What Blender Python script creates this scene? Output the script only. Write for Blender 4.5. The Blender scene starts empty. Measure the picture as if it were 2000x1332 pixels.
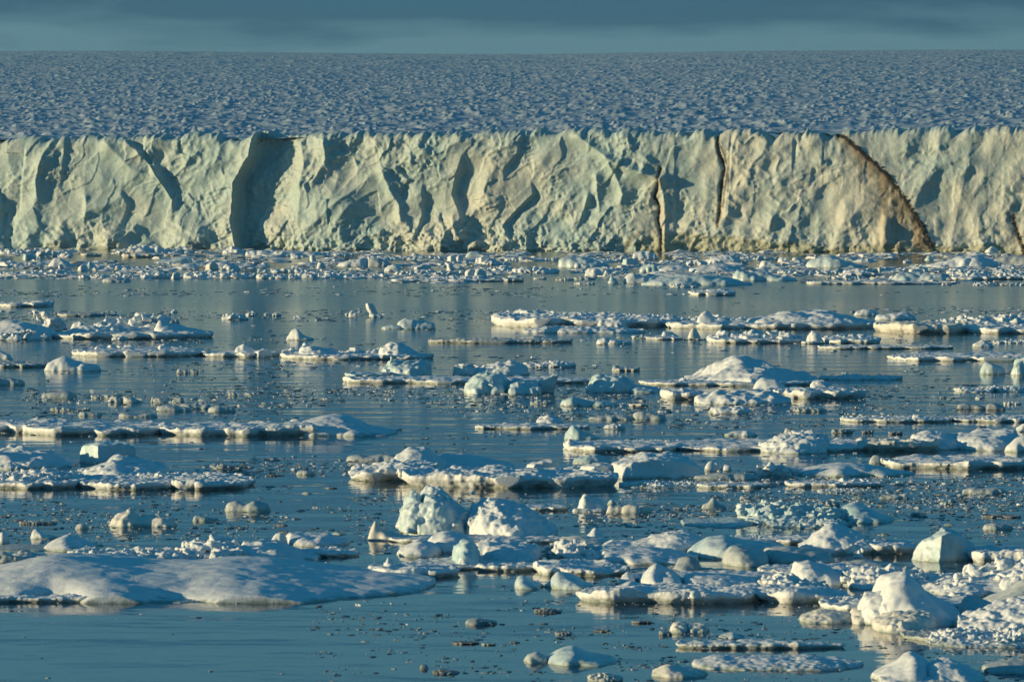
import bpy, math, random, sys, time
import numpy as np

# ---------------------------------------------------------------- camera, sky, sun, exposure
S = bpy.context.scene
COL = S.collection
FPX = 10000.0          # focal length in photo pixels (photo 2000 px wide)
CAM_H = 16.0           # deck of a small ship
HOR = 330.0            # photo row of eye level
PITCH = math.atan((666.0 - HOR) / FPX)
cd = bpy.data.cameras.new('camera')
cam = bpy.data.objects.new('camera', cd)
COL.objects.link(cam)
cam.location = (0, 0, CAM_H)
cam.rotation_euler = (math.pi / 2 - PITCH, 0, 0)
cd.sensor_width = 36.0
cd.lens = 36.0 * FPX / 2000.0
cd.clip_start = 1.0
cd.clip_end = 60000.0
cd.dof.use_dof = True
cd.dof.focus_distance = 520.0
cd.dof.aperture_fstop = 3.2
S.camera = cam

SUN_AZ = math.radians(81)      # measured from straight behind the camera towards the left
SUN_EL = math.radians(7)
sun_dir = (-math.sin(SUN_AZ) * math.cos(SUN_EL), -math.cos(SUN_AZ) * math.cos(SUN_EL), math.sin(SUN_EL))
sl = bpy.data.lights.new('sun', 'SUN')
sl.energy = 5.0
sl.angle = math.radians(0.6)
sl.color = (1.0, 0.775, 0.43)
so = bpy.data.objects.new('sun', sl)
COL.objects.link(so)
import mathutils
so.rotation_euler = mathutils.Vector(sun_dir).to_track_quat('Z', 'Y').to_euler()

W = bpy.data.worlds.new('World')
S.world = W
W.use_nodes = True
nt = W.node_tree
for n in list(nt.nodes):
    nt.nodes.remove(n)


def N(tree, kind, **kw):
    n = tree.nodes.new(kind)
    for k, v in kw.items():
        if k == 'ins':
            for a, b in v.items():
                n.inputs[a].default_value = b
        else:
            setattr(n, k, v)
    return n


out = N(nt, 'ShaderNodeOutputWorld')
bg = N(nt, 'ShaderNodeBackground')
sky = N(nt, 'ShaderNodeTexSky', sky_type='NISHITA', sun_disc=False, sun_elevation=SUN_EL,
        sun_rotation=math.pi + SUN_AZ, altitude=10, air_density=1.0, dust_density=0.6, ozone_density=4.0)
tc = N(nt, 'ShaderNodeTexCoord')
sep = N(nt, 'ShaderNodeSeparateXYZ')
nt.links.new(tc.outputs['Generated'], sep.inputs[0])
# a thin stratus deck: wide soft streaks laid over the blue, following height above the horizon
mp = N(nt, 'ShaderNodeMapping')
mp.inputs['Scale'].default_value = (7.0, 7.0, 45.0)
nt.links.new(tc.outputs['Generated'], mp.inputs[0])
nz = N(nt, 'ShaderNodeTexNoise', ins={'Scale': 1.6, 'Detail': 5.0, 'Roughness': 0.5})
nt.links.new(mp.outputs[0], nz.inputs['Vector'])
add = N(nt, 'ShaderNodeMath', operation='MULTIPLY_ADD')
add.inputs[1].default_value = 0.026
nt.links.new(nz.outputs['Fac'], add.inputs[0])
nt.links.new(sep.outputs['Z'], add.inputs[2])
ramp = N(nt, 'ShaderNodeValToRGB')
nt.links.new(add.outputs[0], ramp.inputs[0])
R = ramp.color_ramp
R.elements[0].position = 0.0
R.elements[0].color = (0.085, 0.185, 0.235, 1)
R.elements[1].position = 1.0
R.elements[1].color = (0.001, 0.058, 0.145, 1)
for p, c in ((0.0390, (0.100, 0.218, 0.285, 1)), (0.0425, (0.003, 0.062, 0.140, 1)), (0.055, (0.006, 0.092, 0.198, 1)),
             (0.080, (0.014, 0.125, 0.240, 1)), (0.105, (0.090, 0.265, 0.350, 1)), (0.14, (0.090, 0.270, 0.360, 1)), (0.24, (0.022, 0.185, 0.290, 1)), (0.50, (0.005, 0.100, 0.205, 1))):
    e = R.elements.new(p)
    e.color = c
mul = N(nt, 'ShaderNodeVectorMath', operation='SCALE')
mul.inputs['Scale'].default_value = 0.004
nt.links.new(sky.outputs[0], mul.inputs[0])
ad2 = N(nt, 'ShaderNodeVectorMath', operation='ADD')
nt.links.new(mul.outputs[0], ad2.inputs[0])
nt.links.new(ramp.outputs[0], ad2.inputs[1])
nt.links.new(ad2.outputs[0], bg.inputs['Color'])
bg.inputs['Strength'].default_value = 1.0
nt.links.new(bg.outputs[0], out.inputs['Surface'])
S.view_settings.view_transform = 'Standard'
S.view_settings.look = 'None'
S.view_settings.exposure = 0.15
S.view_settings.gamma = 1.0
S.render.engine = 'CYCLES'
S.cycles.max_bounces = 5
S.cycles.diffuse_bounces = 1
S.cycles.glossy_bounces = 3
S.cycles.use_denoising = True

T0 = time.time()
rng = np.random.default_rng(7)

# ---------------------------------------------------------------- photo rows to places on the water
cp, sp_ = math.cos(PITCH), math.sin(PITCH)


def dist_at(py):
    v = (py - 666.0) / FPX
    fy, fz = cp - v * sp_, -sp_ - v * cp
    return CAM_H / -fz * fy


def x_at(px, d):
    return (px - 1000.0) * d / FPX


# ---------------------------------------------------------------- noise
VN = 64
_vol = rng.random((VN, VN, VN)).astype(np.float32) * 2 - 1


def vnoise(p):
    """smooth value noise, p (n,3)"""
    i = np.floor(p).astype(np.int64)
    f = (p - i).astype(np.float32)
    f = f * f * (3 - 2 * f)
    i &= VN - 1
    j = (i + 1) & (VN - 1)
    fx, fy, fz = f[:, 0], f[:, 1], f[:, 2]
    v = _vol
    a = v[i[:, 0], i[:, 1], i[:, 2]] * (1 - fx) + v[j[:, 0], i[:, 1], i[:, 2]] * fx
    b = v[i[:, 0], j[:, 1], i[:, 2]] * (1 - fx) + v[j[:, 0], j[:, 1], i[:, 2]] * fx
    c = v[i[:, 0], i[:, 1], j[:, 2]] * (1 - fx) + v[j[:, 0], i[:, 1], j[:, 2]] * fx
    d = v[i[:, 0], j[:, 1], j[:, 2]] * (1 - fx) + v[j[:, 0], j[:, 1], j[:, 2]] * fx
    a = a * (1 - fy) + b * fy
    c = c * (1 - fy) + d * fy
    return a * (1 - fz) + c * fz


def fbm(p, o=3, g=0.5):
    s = 0
    a = 1.0
    q = p.copy()
    for k in range(o):
        s = s + a * vnoise(q)
        q = q * 2.03 + 11.7
        a *= g
    return s


def noise2(x, y, seed=0.0):
    sh = np.shape(x)
    p = np.stack([np.ravel(x), np.ravel(y), np.full(np.size(x), 0.37 + seed * 7.13)], 1)
    return vnoise(p).reshape(sh)


def fbm2(x, y, seed=0.0, o=3, g=0.5):
    sh = np.shape(x)
    p = np.stack([np.ravel(x), np.ravel(y), np.full(np.size(x), 0.37 + seed * 7.13)], 1)
    return fbm(p, o, g).reshape(sh)


# worley volume, periodic, WC cells over WN samples
WC, WN = 10, 70


def _make_worley():
    pts = rng.random((WC, WC, WC, 3)).astype(np.float32)
    g = (np.arange(WN) + 0.5) * WC / WN
    X, Y, Z = np.meshgrid(g, g, g, indexing='ij')
    P = np.stack([X, Y, Z], -1).astype(np.float32)
    I = np.floor(P).astype(int)
    best = np.full(P.shape[:3], 9.0, np.float32)
    for a in (-1, 0, 1):
        for b in (-1, 0, 1):
            for c in (-1, 0, 1):
                J = I + np.array([a, b, c])
                q = pts[J[..., 0] % WC, J[..., 1] % WC, J[..., 2] % WC] + J
                d = ((q - P) ** 2).sum(-1)
                best = np.minimum(best, d)
    return np.sqrt(best)


_wor = _make_worley()


def worley(p):
    q = p * (WN / WC) - 0.5
    i = np.floor(q).astype(np.int64)
    f = (q - i).astype(np.float32)
    i %= WN
    j = (i + 1) % WN
    fx, fy, fz = f[:, 0], f[:, 1], f[:, 2]
    v = _wor
    a = v[i[:, 0], i[:, 1], i[:, 2]] * (1 - fx) + v[j[:, 0], i[:, 1], i[:, 2]] * fx
    b = v[i[:, 0], j[:, 1], i[:, 2]] * (1 - fx) + v[j[:, 0], j[:, 1], i[:, 2]] * fx
    c = v[i[:, 0], i[:, 1], j[:, 2]] * (1 - fx) + v[j[:, 0], i[:, 1], j[:, 2]] * fx
    d = v[i[:, 0], j[:, 1], j[:, 2]] * (1 - fx) + v[j[:, 0], j[:, 1], j[:, 2]] * fx
    a = a * (1 - fy) + b * fy
    c = c * (1 - fy) + d * fy
    return a * (1 - fz) + c * fz


def worley2(x, y, seed, ang=0.0, sx=1.0, sy=1.0):
    """2-D cellular noise: nearest and second-nearest distance, and the cell's random number"""
    ca, sa = math.cos(ang), math.sin(ang)
    u = ((x * ca + y * sa) / sx).ravel()
    v = ((-x * sa + y * ca) / sy).ravel()
    r = np.random.default_rng(seed)
    M = 256
    jx, jy, jr = r.random((M, M)), r.random((M, M)), r.random((M, M))
    iu, iv = np.floor(u).astype(int), np.floor(v).astype(int)
    f1 = np.full(u.shape, 99.0)
    f2 = np.full(u.shape, 99.0)
    idr = np.zeros(u.shape)
    for a in (-1, 0, 1):
        for b in (-1, 0, 1):
            ju, jv = (iu + a) % M, (iv + b) % M
            d = (iu + a + jx[ju, jv] - u) ** 2 + (iv + b + jy[ju, jv] - v) ** 2
            n = d < f1
            f2 = np.where(n, f1, np.minimum(f2, d))
            idr = np.where(n, jr[ju, jv], idr)
            f1 = np.where(n, d, f1)
    return np.sqrt(f1).reshape(x.shape), np.sqrt(f2).reshape(x.shape), idr.reshape(x.shape)


# ---------------------------------------------------------------- mesh output
def mesh_from(name, verts, quads, mat, smooth=True, attr=None, tris=None):
    me = bpy.data.meshes.new(name)
    nv = len(verts)
    me.vertices.add(nv)
    me.vertices.foreach_set('co', np.asarray(verts, np.float32).ravel())
    faces = []
    nq = len(quads) if quads is not None else 0
    ntr = len(tris) if tris is not None else 0
    loops = []
    starts = []
    totals = []
    if nq:
        loops.append(np.asarray(quads, np.int32).ravel())
        starts.append(np.arange(nq, dtype=np.int32) * 4)
        totals.append(np.full(nq, 4, np.int32))
    if ntr:
        loops.append(np.asarray(tris, np.int32).ravel())
        starts.append(nq * 4 + np.arange(ntr, dtype=np.int32) * 3)
        totals.append(np.full(ntr, 3, np.int32))
    L = np.concatenate(loops)
    me.loops.add(len(L))
    me.loops.foreach_set('vertex_index', L)
    me.polygons.add(nq + ntr)
    me.polygons.foreach_set('loop_start', np.concatenate(starts))
    me.polygons.foreach_set('loop_total', np.concatenate(totals))
    me.polygons.foreach_set('use_smooth', np.full(nq + ntr, smooth, bool))
    me.update(calc_edges=True)
    if attr is not None:
        for an, av in attr.items():
            ca = me.color_attributes.new(an, 'FLOAT_COLOR', 'POINT')
            a4 = np.ones((nv, 4), np.float32)
            a4[:, :3] = av
            ca.data.foreach_set('color', a4.ravel())
    me.materials.append(mat)
    return me


def link(name, me, parent=None, loc=(0, 0, 0)):
    o = bpy.data.objects.new(name, me)
    COL.objects.link(o)
    o.location = loc
    if parent is not None:
        o.parent = parent
    return o


def tag(o, label=None, cat=None, group=None, kind=None):
    if label:
        o['label'] = label
    if cat:
        o['category'] = cat
    if group:
        o['group'] = group
    if kind:
        o['kind'] = kind
    return o


# ---------------------------------------------------------------- materials
def new_mat(name):
    m = bpy.data.materials.new(name)
    m.use_nodes = True
    t = m.node_tree
    return m, t, t.nodes['Principled BSDF']


def ice_mat(name, ca, cb, rough=0.55, scale=0.9, bump=0.35, bscale=9.0, sss=0.0, spec=0.35, wet=(0.34, 0.42, 0.38)):
    m, t, b = new_mat(name)
    g = N(t, 'ShaderNodeNewGeometry')
    n1 = N(t, 'ShaderNodeTexNoise', ins={'Scale': scale, 'Detail': 5.0, 'Roughness': 0.6})
    t.links.new(g.outputs['Position'], n1.inputs['Vector'])
    rp = N(t, 'ShaderNodeValToRGB')
    rp.color_ramp.elements[0].position = 0.38
    rp.color_ramp.elements[0].color = (*ca, 1)
    rp.color_ramp.elements[1].position = 0.62
    rp.color_ramp.elements[1].color = (*cb, 1)
    t.links.new(n1.outputs['Fac'], rp.inputs[0])
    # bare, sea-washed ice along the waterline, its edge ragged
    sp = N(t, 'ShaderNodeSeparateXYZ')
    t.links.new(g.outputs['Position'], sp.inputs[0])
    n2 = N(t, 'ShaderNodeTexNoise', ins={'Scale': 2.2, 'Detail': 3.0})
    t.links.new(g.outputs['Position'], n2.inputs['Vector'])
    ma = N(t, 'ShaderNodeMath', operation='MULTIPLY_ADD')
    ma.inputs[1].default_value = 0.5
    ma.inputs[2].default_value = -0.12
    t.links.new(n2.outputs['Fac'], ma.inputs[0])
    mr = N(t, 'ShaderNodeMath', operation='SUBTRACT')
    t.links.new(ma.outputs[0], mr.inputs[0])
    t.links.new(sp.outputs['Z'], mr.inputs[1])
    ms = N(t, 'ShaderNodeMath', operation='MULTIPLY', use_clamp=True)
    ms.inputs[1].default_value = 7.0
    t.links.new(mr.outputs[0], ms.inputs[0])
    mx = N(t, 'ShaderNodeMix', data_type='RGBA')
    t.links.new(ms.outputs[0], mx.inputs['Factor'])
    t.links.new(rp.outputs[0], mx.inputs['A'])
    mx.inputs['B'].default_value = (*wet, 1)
    t.links.new(mx.outputs['Result'], b.inputs['Base Color'])
    b.inputs['Roughness'].default_value = rough
    b.inputs['Specular IOR Level'].default_value = spec
    if sss:
        b.inputs['Subsurface Weight'].default_value = sss
        b.inputs['Subsurface Radius'].default_value = (0.25, 0.6, 0.8)
        b.inputs['Subsurface Scale'].default_value = 0.5
    n3 = N(t, 'ShaderNodeTexNoise', ins={'Scale': bscale, 'Detail': 4.0, 'Roughness': 0.65})
    t.links.new(g.outputs['Position'], n3.inputs['Vector'])
    bp = N(t, 'ShaderNodeBump', ins={'Strength': bump, 'Distance': 0.06})
    t.links.new(n3.outputs['Fac'], bp.inputs['Height'])
    t.links.new(bp.outputs[0], b.inputs['Normal'])
    return m


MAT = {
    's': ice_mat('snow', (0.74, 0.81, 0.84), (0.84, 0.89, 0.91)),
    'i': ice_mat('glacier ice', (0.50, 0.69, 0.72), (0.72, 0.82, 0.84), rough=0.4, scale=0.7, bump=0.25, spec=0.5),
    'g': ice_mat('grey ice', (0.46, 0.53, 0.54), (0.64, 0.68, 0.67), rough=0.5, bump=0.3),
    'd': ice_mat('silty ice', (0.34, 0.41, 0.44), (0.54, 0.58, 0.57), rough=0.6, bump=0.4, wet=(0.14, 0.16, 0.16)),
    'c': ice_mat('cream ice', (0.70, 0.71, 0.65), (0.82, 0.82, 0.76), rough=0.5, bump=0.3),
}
HAZE = 6.0e-5

# ---------------------------------------------------------------- sea
m, t, b = new_mat('sea water')
g = N(t, 'ShaderNodeNewGeometry')
b.inputs['Base Color'].default_value = (0.005, 0.033, 0.065, 1)
b.inputs['IOR'].default_value = 1.333
b.inputs['Specular IOR Level'].default_value = 0.5
# patches of still, greasy water between patches a light breeze touches
pn = N(t, 'ShaderNodeTexNoise', ins={'Scale': 1.0, 'Detail': 3.0})
pm = N(t, 'ShaderNodeMapping')
pm.inputs['Scale'].default_value = (0.03, 0.008, 1)
t.links.new(g.outputs['Position'], pm.inputs[0])
t.links.new(pm.outputs[0], pn.inputs['Vector'])
rr = N(t, 'ShaderNodeMapRange', ins={'From Min': 0.35, 'From Max': 0.65, 'To Min': 0.03, 'To Max': 0.07})
t.links.new(pn.outputs['Fac'], rr.inputs['Value'])
ra = N(t, 'ShaderNodeMath', operation='ADD')
t.links.new(rr.outputs[0], ra.inputs[0])
t.links.new(ra.outputs[0], b.inputs['Roughness'])
n1 = N(t, 'ShaderNodeTexNoise', ins={'Scale': 1.0, 'Detail': 3.0, 'Roughness': 0.55})
m1 = N(t, 'ShaderNodeMapping')
m1.inputs['Scale'].default_value = (0.8, 1.0, 1)
t.links.new(g.outputs['Position'], m1.inputs[0])
t.links.new(m1.outputs[0], n1.inputs['Vector'])
n2 = N(t, 'ShaderNodeTexNoise', ins={'Scale': 1.0, 'Detail': 2.0, 'Roughness': 0.5})
m2 = N(t, 'ShaderNodeMapping')
m2.inputs['Scale'].default_value = (0.10, 0.22, 1)
t.links.new(g.outputs['Position'], m2.inputs[0])
t.links.new(m2.outputs[0], n2.inputs['Vector'])
b2 = N(t, 'ShaderNodeBump', ins={'Strength': 1.0, 'Distance': 0.07})
t.links.new(n2.outputs['Fac'], b2.inputs['Height'])
# the breeze freshens towards the glacier
sy = N(t, 'ShaderNodeSeparateXYZ')
t.links.new(g.outputs['Position'], sy.inputs[0])
wy = N(t, 'ShaderNodeMapRange', ins={'From Min': 350.0, 'From Max': 700.0, 'To Min': 0.012, 'To Max': 0.07})
t.links.new(sy.outputs['Y'], wy.inputs['Value'])
wr = N(t, 'ShaderNodeMapRange', ins={'From Min': 300.0, 'From Max': 650.0, 'To Min': 0.0, 'To Max': 0.09})
t.links.new(sy.outputs['Y'], wr.inputs['Value'])
t.links.new(wr.outputs[0], ra.inputs[1])
bp = N(t, 'ShaderNodeBump', ins={'Strength': 1.0})
t.links.new(wy.outputs[0], bp.inputs['Distance'])
t.links.new(b2.outputs[0], bp.inputs['Normal'])
t.links.new(n1.outputs['Fac'], bp.inputs['Height'])
t.links.new(bp.outputs[0], b.inputs['Normal'])
MAT['water'] = m
v = np.array([(-1500, -300, 0), (1500, -300, 0), (1500, 1200, 0), (-1500, 1200, 0)], float)
tag(link('sea', mesh_from('sea', v, [(0, 1, 2, 3)], m, smooth=False)), 'calm teal sea between the floes', None, None, 'structure')

# ---------------------------------------------------------------- glacier front
# its foot runs from (-102, 1019) on the left of the view to (97, 970) on the right
CA = np.array([-102.0, 1019.0])
CB = np.array([97.0, 970.0])
CT = (CB - CA) / np.linalg.norm(CB - CA)
CN = np.array([CT[1], -CT[0]])              # towards the ship
CL = np.linalg.norm(CB - CA)


def s_of(px):
    u_ = (px - 1000.0) / FPX
    return (u_ * CA[1] - CA[0]) / (CT[0] - u_ * CT[1])


def ppm_of(px):
    return FPX / (CA[1] + CT[1] * s_of(px))


def cliff_top(px):
    """height of the rim above the sea along the front (by traced column)"""
    base = np.interp(px, [-400, 0, 1000, 2000, 2400], [22.2, 22.3, 23.2, 24.0, 24.2])
    return base


def step(px, py, pts, depth, run, y0, y1, soft=12):
    """a broken edge: the ice to its right stands back by depth and comes forward again over run"""
    ys = [p[1] for p in pts]
    xs = [p[0] for p in pts]
    xe = np.interp(py, ys, xs)
    d = px - xe
    depth = depth if depth > 4.5 else depth * 0.8
    k = 1 / (1 + np.exp(-(py - y0) / soft)) * 1 / (1 + np.exp((py - y1) / soft))
    prof = np.where(d > 0, -(1 - np.exp(-d / 3.0)) * np.maximum(0, 1 - d / run) ** 0.8, 0)
    prof += np.where(d <= 0, 0.25 * np.exp(d / 18.0), 0.25 * np.exp(-d / 6.0))
    return depth * prof * k


def bulge(px, py, cx, cy, rx, ry, h, ang=0.0):
    ca, sa = math.cos(ang), math.sin(ang)
    u = ((px - cx) * ca + (py - cy) * sa) / rx
    w = (-(px - cx) * sa + (py - cy) * ca) / ry
    return h * np.exp(-(u * u + w * w))


def ridge(px, py, pts, w, h, soft=1.3):
    """a sharp rib of ice along a traced line"""
    best = np.full(px.shape, 1e9)
    for (ax, ay), (bx, by) in zip(pts[:-1], pts[1:]):
        dx, dy = bx - ax, by - ay
        tt = np.clip(((px - ax) * dx + (py - ay) * dy) / (dx * dx + dy * dy), 0, 1)
        best = np.minimum(best, np.hypot(px - ax - tt * dx, py - ay - tt * dy))
    return 0.5 * h * np.exp(-(best / (1.25 * w)) ** soft)


def line_dist(px, py, pts):
    best = np.full(px.shape, 1e9)
    side = np.zeros(px.shape)
    for (ax, ay), (bx, by) in zip(pts[:-1], pts[1:]):
        dx, dy = bx - ax, by - ay
        tt = np.clip(((px - ax) * dx + (py - ay) * dy) / (dx * dx + dy * dy), 0, 1)
        d = np.hypot(px - ax - tt * dx, py - ay - tt * dy)
        side = np.where(d < best, px - (ax + tt * dx), side)
        best = np.minimum(best, d)
    return best, side


DIRT_A = [(1628, 262), (1650, 268), (1676, 290), (1712, 322), (1742, 350), (1765, 385), (1785, 415), (1802, 440), (1815, 465), (1823, 492)]
DIRT_B = [(1291, 330), (1288, 360), (1279, 385), (1289, 405), (1286, 430), (1294, 460), (1294, 492)]
DIRT_C = [(1401, 268), (1406, 300), (1416, 330), (1409, 360), (1407, 400), (1404, 440)]
DIRT_C2 = [(1404, 275), (1416, 305), (1422, 330), (1416, 370), (1414, 405)]
DIRT_D = [(1977, 422), (1984, 445), (1996, 475), (2004, 495)]
DIRT_E = [(1222, 490), (1232, 470), (1252, 455)]


def cliff_disp(px, py):
    """how far the face stands towards the ship, metres; px, py traced columns and rows"""
    mx, mz = px * 0.1, py * 0.1
    wx = mx + 1.4 * fbm2(mx / 6, mz / 6, 1, 3)
    wz = mz + 1.4 * fbm2(mx / 6, mz / 6, 2, 3)
    right = np.clip((px - 1250) / 200, 0, 1)
    fa, fb, fr = worley2(wx, wz, 11, math.radians(-52), 7.2, 3.4)
    ga, gb, gr = worley2(wx + 0.5 * fr, wz, 12, math.radians(-60), 3.4, 1.7)
    ha, hb, hr = worley2(wx, wz, 13, math.radians(-25), 1.2, 0.9)
    mod = np.clip(0.55 + 1.1 * fbm2(mx / 9, mz / 8, 6, 2), 0.05, 1.5)
    mod2 = np.clip(0.45 + 1.3 * fbm2(mx / 6 + 40, mz / 5, 7, 2), 0.0, 1.5)
    D = 0.85 * (fa ** 1.5) * (1 - 0.7 * right) * (0.5 + 0.5 * mod) + 0.66 * ga ** 1.4 * (1 - 0.6 * right) * mod + 0.30 * ha * ha * (0.3 + mod2)
    D += 0.75 * (fr - 0.5) * (1 - 0.6 * right)
    D += 0.7 * fbm2(mx / 14, mz / 16, 3, 2) * (1 - 0.5 * right)
    D += 0.30 * fbm2(mx / 2.5, mz / 3.5, 5, 4) * (0.4 + 0.6 * mod2)
    D *= 0.58
    # flutes and shallow hollows on the cleaner ice at the right
    va, vb, vr = worley2(wx + 0.25 * (mz - 25), wz * 0.7, 14, math.radians(12), 4.4, 7.5)
    wa, wb, wr = worley2(wx - 0.22 * (mz - 25), wz * 0.7, 15, math.radians(-24), 2.4, 3.6)
    D += 0.30 * noise2(mx / 5.2 + 0.5 * noise2(mx / 7, mz / 7, 34), mz / 6.1, 35) + 0.26 * noise2(mx / 2.3 + wz * 0.1, mz / 2.9, 36)
    D += 0.22 * (0.25 + mod2) * (1 - 0.5 * right) * (0.5 - np.abs(noise2((mx - .4 * mz) / 1.15, (mz + .3 * mx) / 0.8, 37)))
    D += 0.36 * mod * (0.5 - np.abs(noise2((mx + 0.6 * wz) / 2.3 + fr, (mz - .5 * mx) / 1.5, 8)))
    D -= right * 0.5 * (0.30 * ha * ha * (0.3 + mod2) * 0.66)
    D += right * (0.62 * va ** 1.4 * (0.4 + 0.6 * mod) + 0.27 * wa ** 1.4 * mod2 + 0.12 * np.abs(noise2(mx / 1.3, mz / 12, 9)))
    # broken edges traced from the picture
    D += step(px, py, [(497, 265), (490, 305), (460, 358), (455, 430), (470, 490)], 4.6, 130, 258, 505, 5)
    D += step(px, py, [(240, 270), (268, 292), (300, 330), (322, 365), (338, 392)], 1.59, 100, 268, 405, 8)
    D += step(px, py, [(52, 262), (46, 330), (40, 380), (38, 420)], -0.57, 60, 290, 420, 8)
    D += step(px, py, [(-60, 262), (-50, 330), (0, 395), (6, 490)], 1.37, 70, 255, 480, 8)
    D += step(px, py, [(128, 262), (124, 320), (118, 360), (106, 400)], 0.76, 45, 275, 360, 8)
    D += step(px, py, [(238, 380), (250, 400), (240, 430)], 0.83, 40, 378, 440, 8)
    D += step(px, py, [(826, 420), (822, 440), (812, 470), (800, 490)], 1.29, 45, 372, 470, 8)
    D += step(px, py, [(850, 380), (838, 410), (818, 445)], 0.00, 50, 372, 470, 8)
    D += ridge(px, py, [(820, 285), (840, 300), (870, 292), (900, 275)], 9, 1.2) + ridge(px, py, [(620, 440), (650, 405), (690, 375), (720, 350)], 9, 1.3) + ridge(px, py, [(520, 440), (560, 425), (600, 430)], 8, 1.0)
    D += ridge(px, py, [(700, 480), (740, 455), (770, 450)], 9, 1.1) + ridge(px, py, [(1060, 480), (1085, 460), (1110, 470)], 8, 1.2) + ridge(px, py, [(150, 440), (180, 410), (215, 400), (235, 385)], 9, 1.1)
    D += step(px, py, [(905, 300), (893, 340), (884, 380), (905, 430)], 1.52, 70, 315, 425, 9)
    D += step(px, py, [(915, 440), (905, 470), (890, 492)], 1.29, 75, 434, 505, 8)
    D += step(px, py, [(1030, 300), (1040, 380), (1010, 410), (985, 440), (1000, 470)], 1.37, 80, 372, 470, 8)
    D += step(px, py, [(1020, 262), (1010, 300), (985, 330)], 0.83, 60, 262, 345, 8)
    D += step(px, py, [(1150, 380), (1145, 400), (1130, 445)], 0.69, 40, 380, 450, 8)
    D += step(px, py, [(690, 262), (680, 290), (700, 325)], 0.53, 50, 262, 330, 8)
    D += step(px, py, [(775, 330), (800, 352), (770, 380)], 0.69, 50, 320, 372, 8)
    D += step(px, py, [(1227, 262), (1232, 290), (1222, 330)], 0.61, 40, 262, 312, 8)
    D += step(px, py, [(1318, 255), (1318, 300), (1316, 420), (1318, 450)], 0.30, 40, 250, 455, 8)
    D += step(px, py, [(1425, 262), (1424, 300), (1420, 420)], 0.53, 18, 262, 420, 8)
    D += step(px, py, [(1548, 262), (1548, 300), (1548, 350)], 0.61, 30, 262, 325, 8)
    D += step(px, py, [(1607, 262), (1605, 330), (1606, 400)], 0.30, 20, 262, 360, 8)
    # ribs that catch the low sun
    D += ridge(px, py, [(1218, 262), (1250, 300), (1290, 330)], 9, 0.8)
    D += ridge(px, py, [(1128, 266), (1175, 300), (1215, 325), (1262, 340), (1292, 352)], 8, 2.2)
    D += ridge(px, py, [(1186, 310), (1205, 345), (1218, 380), (1214, 395)], 6, 1.7)
    D += ridge(px, py, [(1166, 345), (1168, 385), (1172, 410)], 6, 1.6)
    D += ridge(px, py, [(1148, 385), (1146, 400)], 5, 1.2)
    D += ridge(px, py, [(205, 275), (228, 300), (258, 330), (300, 348)], 9, 1.2)
    D += ridge(px, py, [(105, 272), (88, 300), (74, 350), (76, 385)], 8, 2.2)
    D += ridge(px, py, [(290, 298), (310, 340), (338, 382)], 5, 1.8)
    D += ridge(px, py, [(170, 385), (172, 420)], 5, 1.2)
    D += ridge(px, py, [(585, 280), (595, 320), (588, 360)], 7, 1.8)
    D += ridge(px, py, [(635, 270), (640, 310), (615, 355)], 7, 1.8)
    D += ridge(px, py, [(688, 400), (660, 440), (640, 480)], 12, 1.5)
    D += ridge(px, py, [(750, 335), (765, 372), (782, 400), (787, 430)], 7, 2.0)
    D += ridge(px, py, [(888, 424), (895, 450), (903, 462)], 8, 2.0)
    D += ridge(px, py, [(950, 400), (905, 425), (880, 450), (868, 485)], 11, 2.4)
    D += ridge(px, py, [(1292, 350), (1300, 400), (1302, 490)], 7, 1.5)
    D += ridge(px, py, [(1560, 262), (1558, 300)], 6, 0.8)
    D += ridge(px, py, [(1440, 262), (1432, 285), (1428, 340), (1424, 420)], 7, 1.3)
    D += ridge(px, py, [(1840, 262), (1830, 320), (1800, 370), (1790, 400)], 12, 1.2)
    D += ridge(px, py, [(1895, 300), (1885, 350), (1870, 420), (1860, 470)], 12, 1.1)
    D += ridge(px, py, [(1530, 390), (1510, 430), (1498, 470)], 9, 0.9)
    # fallen blocks and snow lying against the foot
    foot = np.clip((py - 425 + 22 * noise2(px / 60, py * 0, 21)) / 60, 0, 1)
    wl = np.clip((px - 470) / 60, 0, 1) * np.clip((1225 - px) / 80, 0, 1)
    lump = np.clip(0.62 - ha, 0, 1) * 1.5
    D += foot * wl * (1.5 + 0.9 * fbm2(mx / 3.2, mz / 2.4, 31, 4) + 0.6 * lump)
    D += foot * (1 - wl) * (0.9 + 0.7 * fbm2(mx / 2.2, mz / 1.8, 32, 3))
    D += 0.55 * (bulge(px, py, 60, 470, 14, 26, 2.6) + bulge(px, py, 12, 470, 10, 40, 2.0) + bulge(px, py, 125, 475, 16, 24, 1.8))
    D += 0.55 * (bulge(px, py, 225, 470, 22, 28, 3.4) + bulge(px, py, 378, 462, 32, 30, 3.2) + bulge(px, py, 535, 455, 45, 26, 3.0))
    D += bulge(px, py, 660, 420, 60, 60, 2.4, 0.5) + bulge(px, py, 1732, 455, 10, 24, 1.5)
    # dirt seams stand back a little, ice to the right of the long one stands forward
    dA, sA = line_dist(px, py, DIRT_A)
    D += np.where(sA > 0, 1.0 * np.exp(-dA / 90), -0.9 * np.exp(-dA / 40)) * np.clip((px - 1560) / 60, 0, 1)
    dB, _ = line_dist(px, py, DIRT_B)
    dC, _ = line_dist(px, py, DIRT_C)
    D -= 0.5 * np.exp(-(dB / 4) ** 2) + 0.5 * np.exp(-(dC / 4) ** 2)
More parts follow.
